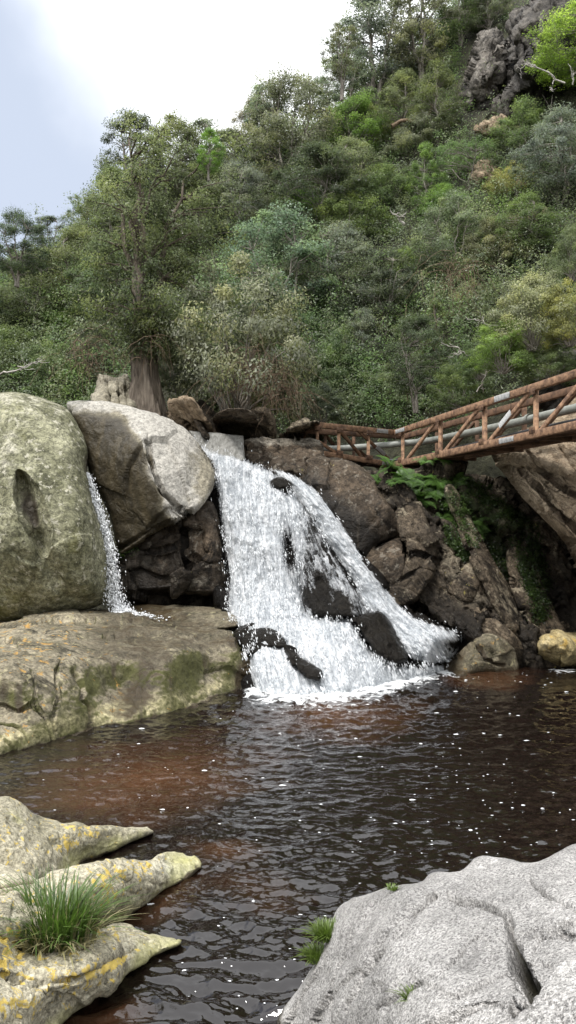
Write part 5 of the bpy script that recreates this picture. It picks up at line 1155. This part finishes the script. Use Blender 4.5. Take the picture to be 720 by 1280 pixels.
V, F, A = blades(340, .26, .30, rng, 1.5); o = link('dry_blades', make_mesh('dry_blades', V, F, {'leaf': A}), M['grass'], gr); o.color = (.30, .27, .15, 1)
for px, py, z, k, rad, h, lab in ((408, 1172, .55, 520, .075, .10, 'upper bright green tuft of fine weeds on the granite rock flank by the water'), (398, 1200, .42, 420, .07, .09, 'lower drooping green weed tuft on the granite rock flank by the water'), (515, 1252, 1.06, 90, .03, .06, 'tiny green sprout in a crease on top of the granite rock'), (490, 1112, .94, 60, .03, .035, 'little dark green moss tuft at the back edge of the granite rock')):
    p = unproject(px, py, depth_for_z(px, py, z)); V, F, A = blades(k, rad, h, rng, 1.3, .0028)
    o = link('weed_tuft', make_mesh('weed_tuft', V, F, {'leaf': A}), M['grass'], None, tuple(p)); o.color = (.13, .19, .035, 1); tag(o, lab, 'weed')

# bare branches, vines and dry twigs
def branchy(a, b, r, rng, sub=4, depth=2):
    L = np.linalg.norm(b - a); t = np.linspace(0, 1, 9)[:, None]; P = a + (b - a) * t + rng.normal(size=(9, 3)) * .06 * L * np.sin(t * math.pi); out = [tube(P, np.linspace(r, r * .35, 9), 5, True)]
    if depth:
        for k in range(sub):
            j = rng.integers(2, 8); d = (b - a) / L + rng.normal(size=3) * .75; d /= np.linalg.norm(d); out += branchy(P[j], P[j] + d * L * rng.uniform(.25, .5), r * .5, rng, 2, depth - 1)
    return out
for (x0, y0, x1, y1, d, r, lab, mt) in (
    (706, 104, 658, 76, 33.5, .04, 'bleached white dead branch under the lime green tree at upper right', 'twig'),
    (716, 106, 712, 82, 33.4, .03, 'short bleached dead stub beside the white dead branch at the right edge', 'twig'),
    (490, 158, 540, 150, 42, .12, 'dark fallen log lying across the upper middle slope', 'drytwig'),
    (592, 448, 558, 430, 24.5, .025, 'pale bare branch pointing left above the middle of the bridge', 'twig'),
    (630, 414, 596, 398, 24.3, .025, 'thin grey branch with the tiny red flower on the right bank', 'twig'),
    (0, 468, 44, 452, 27.5, .035, 'pale bare bough at the left edge above the mossy boulder', 'twig'),
    (232, 300, 214, 262, 30, .05, 'pale forked bare stem rising beside the old tree', 'twig'),
    (244, 350, 222, 326, 27.5, .04, 'crooked pale dead stem between the old tree and the silvery bush', 'twig'),
    (505, 280, 488, 262, 35, .06, 'grey broken branch among bushes left of the ivy-green column', 'twig'),
    (596, 490, 612, 452, 23.6, .02, 'tangled pale root hanging on the bank behind the bridge', 'twig'),
    (510, 500, 508, 380, 27.5, .02, 'long straight vine hanging in the black hollow above the bridge', 'drytwig'),
    (545, 470, 543, 380, 27.2, .02, 'second thin vine hanging right of the long straight vine', 'drytwig')):
    V, F = join(branchy(unproject(x0, y0, d), unproject(x1, y1, d - .3), r, rng, 5 if 'vine' not in lab else 1, 2 if 'vine' not in lab else 1))
    tag(obj_world('vine' if 'vine' in lab else 'dead_branch', V, F, M[mt]), lab, 'vine' if 'vine' in lab else 'branch')
for cx, cy, rx, ry, d, k, lab in ((312, 480, 42, 40, 24.9, 190, 'mass of dry brown twigs hanging over the boulders at the waterfall head'), (352, 498, 30, 30, 24.9, 110, 'dry twig tangle right of the brown twig mass, above the stone ledge'), (572, 352, 36, 30, 28.5, 70, 'curtain of bare grey twigs hanging on the right of the slope'), (120, 455, 40, 34, 26.8, 80, 'dark bare twigs in the shaded hollow above the mossy boulder'), (185, 440, 16, 40, 25.4, 40, 'thin dry creepers clinging to the thick old trunk')):
    tw = []
    for i in range(k):
        a = unproject(cx + rng.normal(0, rx * .55), cy - ry * .5 + rng.normal(0, ry * .4), d + rng.normal(0, .4)); L = rng.uniform(.5, 1.5); t = np.linspace(0, 1, 8)[:, None]; dr = np.array([rng.normal(0, .7), rng.normal(0, .4), rng.uniform(.0, .5)])
        P = a + dr * L * t * .8 + np.array([0, 0, -1]) * L * t ** 2 * .9 + rng.normal(size=(8, 3)) * .03 * t; tw.append(tube(P, np.linspace(.010, .004, 8), 3, False))
    V, F = join(tw); tag(obj_world('dry_twigs', V, F, M['drytwig']), lab, 'twigs')
p = unproject(617, 406, 24.0); V = OCT_V * np.array([.05, .05, .09]) + p
rd = obj_world('red_flower', np.concatenate([V, OCT_V * np.array([.07, .04, .04]) + p - np.array([0, 0, .05])]), np.concatenate([OCT_F, OCT_F + 6])[:, [0, 1, 2, 2]], plain_mat('red_petals', (.45, .05, .03), (.6, .1, .05))); tag(rd, 'tiny red flower on a thin grey branch of the right bank', 'flower')
# ------------------------------------------------------------------ sky, sun, camera
w = bpy.data.worlds.new('World'); SC.world = w; w.use_nodes = True; nt = w.node_tree; nt.nodes.clear()
def N_(typ, **kw):
    n = nt.nodes.new(typ)
    for k, v in kw.items(): setattr(n, k, v)
    return n
SUN_EL, SUN_AZ = math.radians(60), math.radians(-140)     # azimuth from +Y, negative to the left
out = N_('ShaderNodeOutputWorld'); bg = N_('ShaderNodeBackground'); bg.inputs['Strength'].default_value = 0.1
sky = N_('ShaderNodeTexSky', sky_type='NISHITA', sun_disc=False, sun_elevation=SUN_EL, sun_rotation=SUN_AZ)
sky.air_density = 1.0; sky.dust_density = 2.0
tc = N_('ShaderNodeTexCoord'); sx = N_('ShaderNodeSeparateXYZ'); nt.links.new(tc.outputs['Generated'], sx.inputs[0])
def mth(op, a, b=0.0, c=None):
    n = N_('ShaderNodeMath', operation=op)
    for i, v in enumerate((a, b) if c is None else (a, b, c)):
        if isinstance(v, bpy.types.NodeSocket): nt.links.new(v, n.inputs[i])
        else: n.inputs[i].default_value = v
    return n.outputs[0]
def rng_(v, a, b, c=0.0, d=1.0):
    n = N_('ShaderNodeMapRange', interpolation_type='SMOOTHSTEP'); nt.links.new(v, n.inputs[0])
    for i, q in enumerate((a, b, c, d)): n.inputs[i + 1].default_value = q
    return n.outputs[0]
nz = N_('ShaderNodeTexNoise'); nt.links.new(tc.outputs['Generated'], nz.inputs['Vector']); nz.inputs['Scale'].default_value = 3.0; nz.inputs['Detail'].default_value = 5
side = mth('ADD', mth('ADD', sx.outputs[0], mth('MULTIPLY', sx.outputs[2], 0.7)), mth('MULTIPLY', sx.outputs[1], -0.182))
side = mth('ADD', side, mth('MULTIPLY', mth('SUBTRACT', nz.outputs['Fac'], 0.5), 0.34))
cloud = mth('MAXIMUM', rng_(side, -0.08, 0.11), mth('MAXIMUM', rng_(sx.outputs[2], 0.55, 0.8), rng_(sx.outputs[1], 0.45, 0.1)))
mx = N_('ShaderNodeMix', data_type='RGBA'); nt.links.new(cloud, mx.inputs[0])
base = N_('ShaderNodeMix', data_type='RGBA'); base.inputs[0].default_value = 0.9; nt.links.new(sky.outputs[0], base.inputs[6]); base.inputs[7].default_value = (3.9, 4.35, 5.2, 1)
wh = N_('ShaderNodeMix', data_type='RGBA'); nt.links.new(rng_(sx.outputs[2], 0.2, 0.9), wh.inputs[0]); wh.inputs[6].default_value = (8.0, 8.15, 8.25, 1); wh.inputs[7].default_value = (11.5, 11.7, 12, 1)
nt.links.new(base.outputs[2], mx.inputs[6]); nt.links.new(wh.outputs[2], mx.inputs[7])
nt.links.new(mx.outputs[2], bg.inputs['Color']); nt.links.new(bg.outputs[0], out.inputs['Surface'])
sl = bpy.data.lights.new('sun', 'SUN'); sl.energy = 2.1; sl.angle = math.radians(12); sl.color = (1.0, 0.97, 0.93)
so = bpy.data.objects.new('sun', sl); COL.objects.link(so)
sd = Vector((math.sin(SUN_AZ) * math.cos(SUN_EL), math.cos(SUN_AZ) * math.cos(SUN_EL) - 0.9, math.sin(SUN_EL))) if False else Vector((math.sin(SUN_AZ) * math.cos(SUN_EL), math.cos(SUN_AZ) * math.cos(SUN_EL), math.sin(SUN_EL)))
so.rotation_euler = sd.to_track_quat('Z', 'Y').to_euler(); so.location = (0, 0, 80)
cam = bpy.data.cameras.new('camera'); co = bpy.data.objects.new('camera', cam); COL.objects.link(co); SC.camera = co
co.location = (0, 0, CAM_H); co.rotation_euler = (math.pi / 2 + TH, 0, 0)
cam.sensor_fit = 'VERTICAL'; cam.angle = 2 * math.atan(640 / FPX); cam.clip_end = 2000; cam.clip_start = 0.05
SC.render.resolution_x = 576; SC.render.resolution_y = 1024
SC.view_settings.view_transform = 'Standard'; SC.view_settings.look = 'None'; SC.view_settings.exposure = 0.86; SC.view_settings.gamma = 1.0
SC.cycles.max_bounces = 6; SC.cycles.transparent_max_bounces = 12; SC.cycles.diffuse_bounces = 3; SC.cycles.glossy_bounces = 3
SC.cycles.use_denoising = True
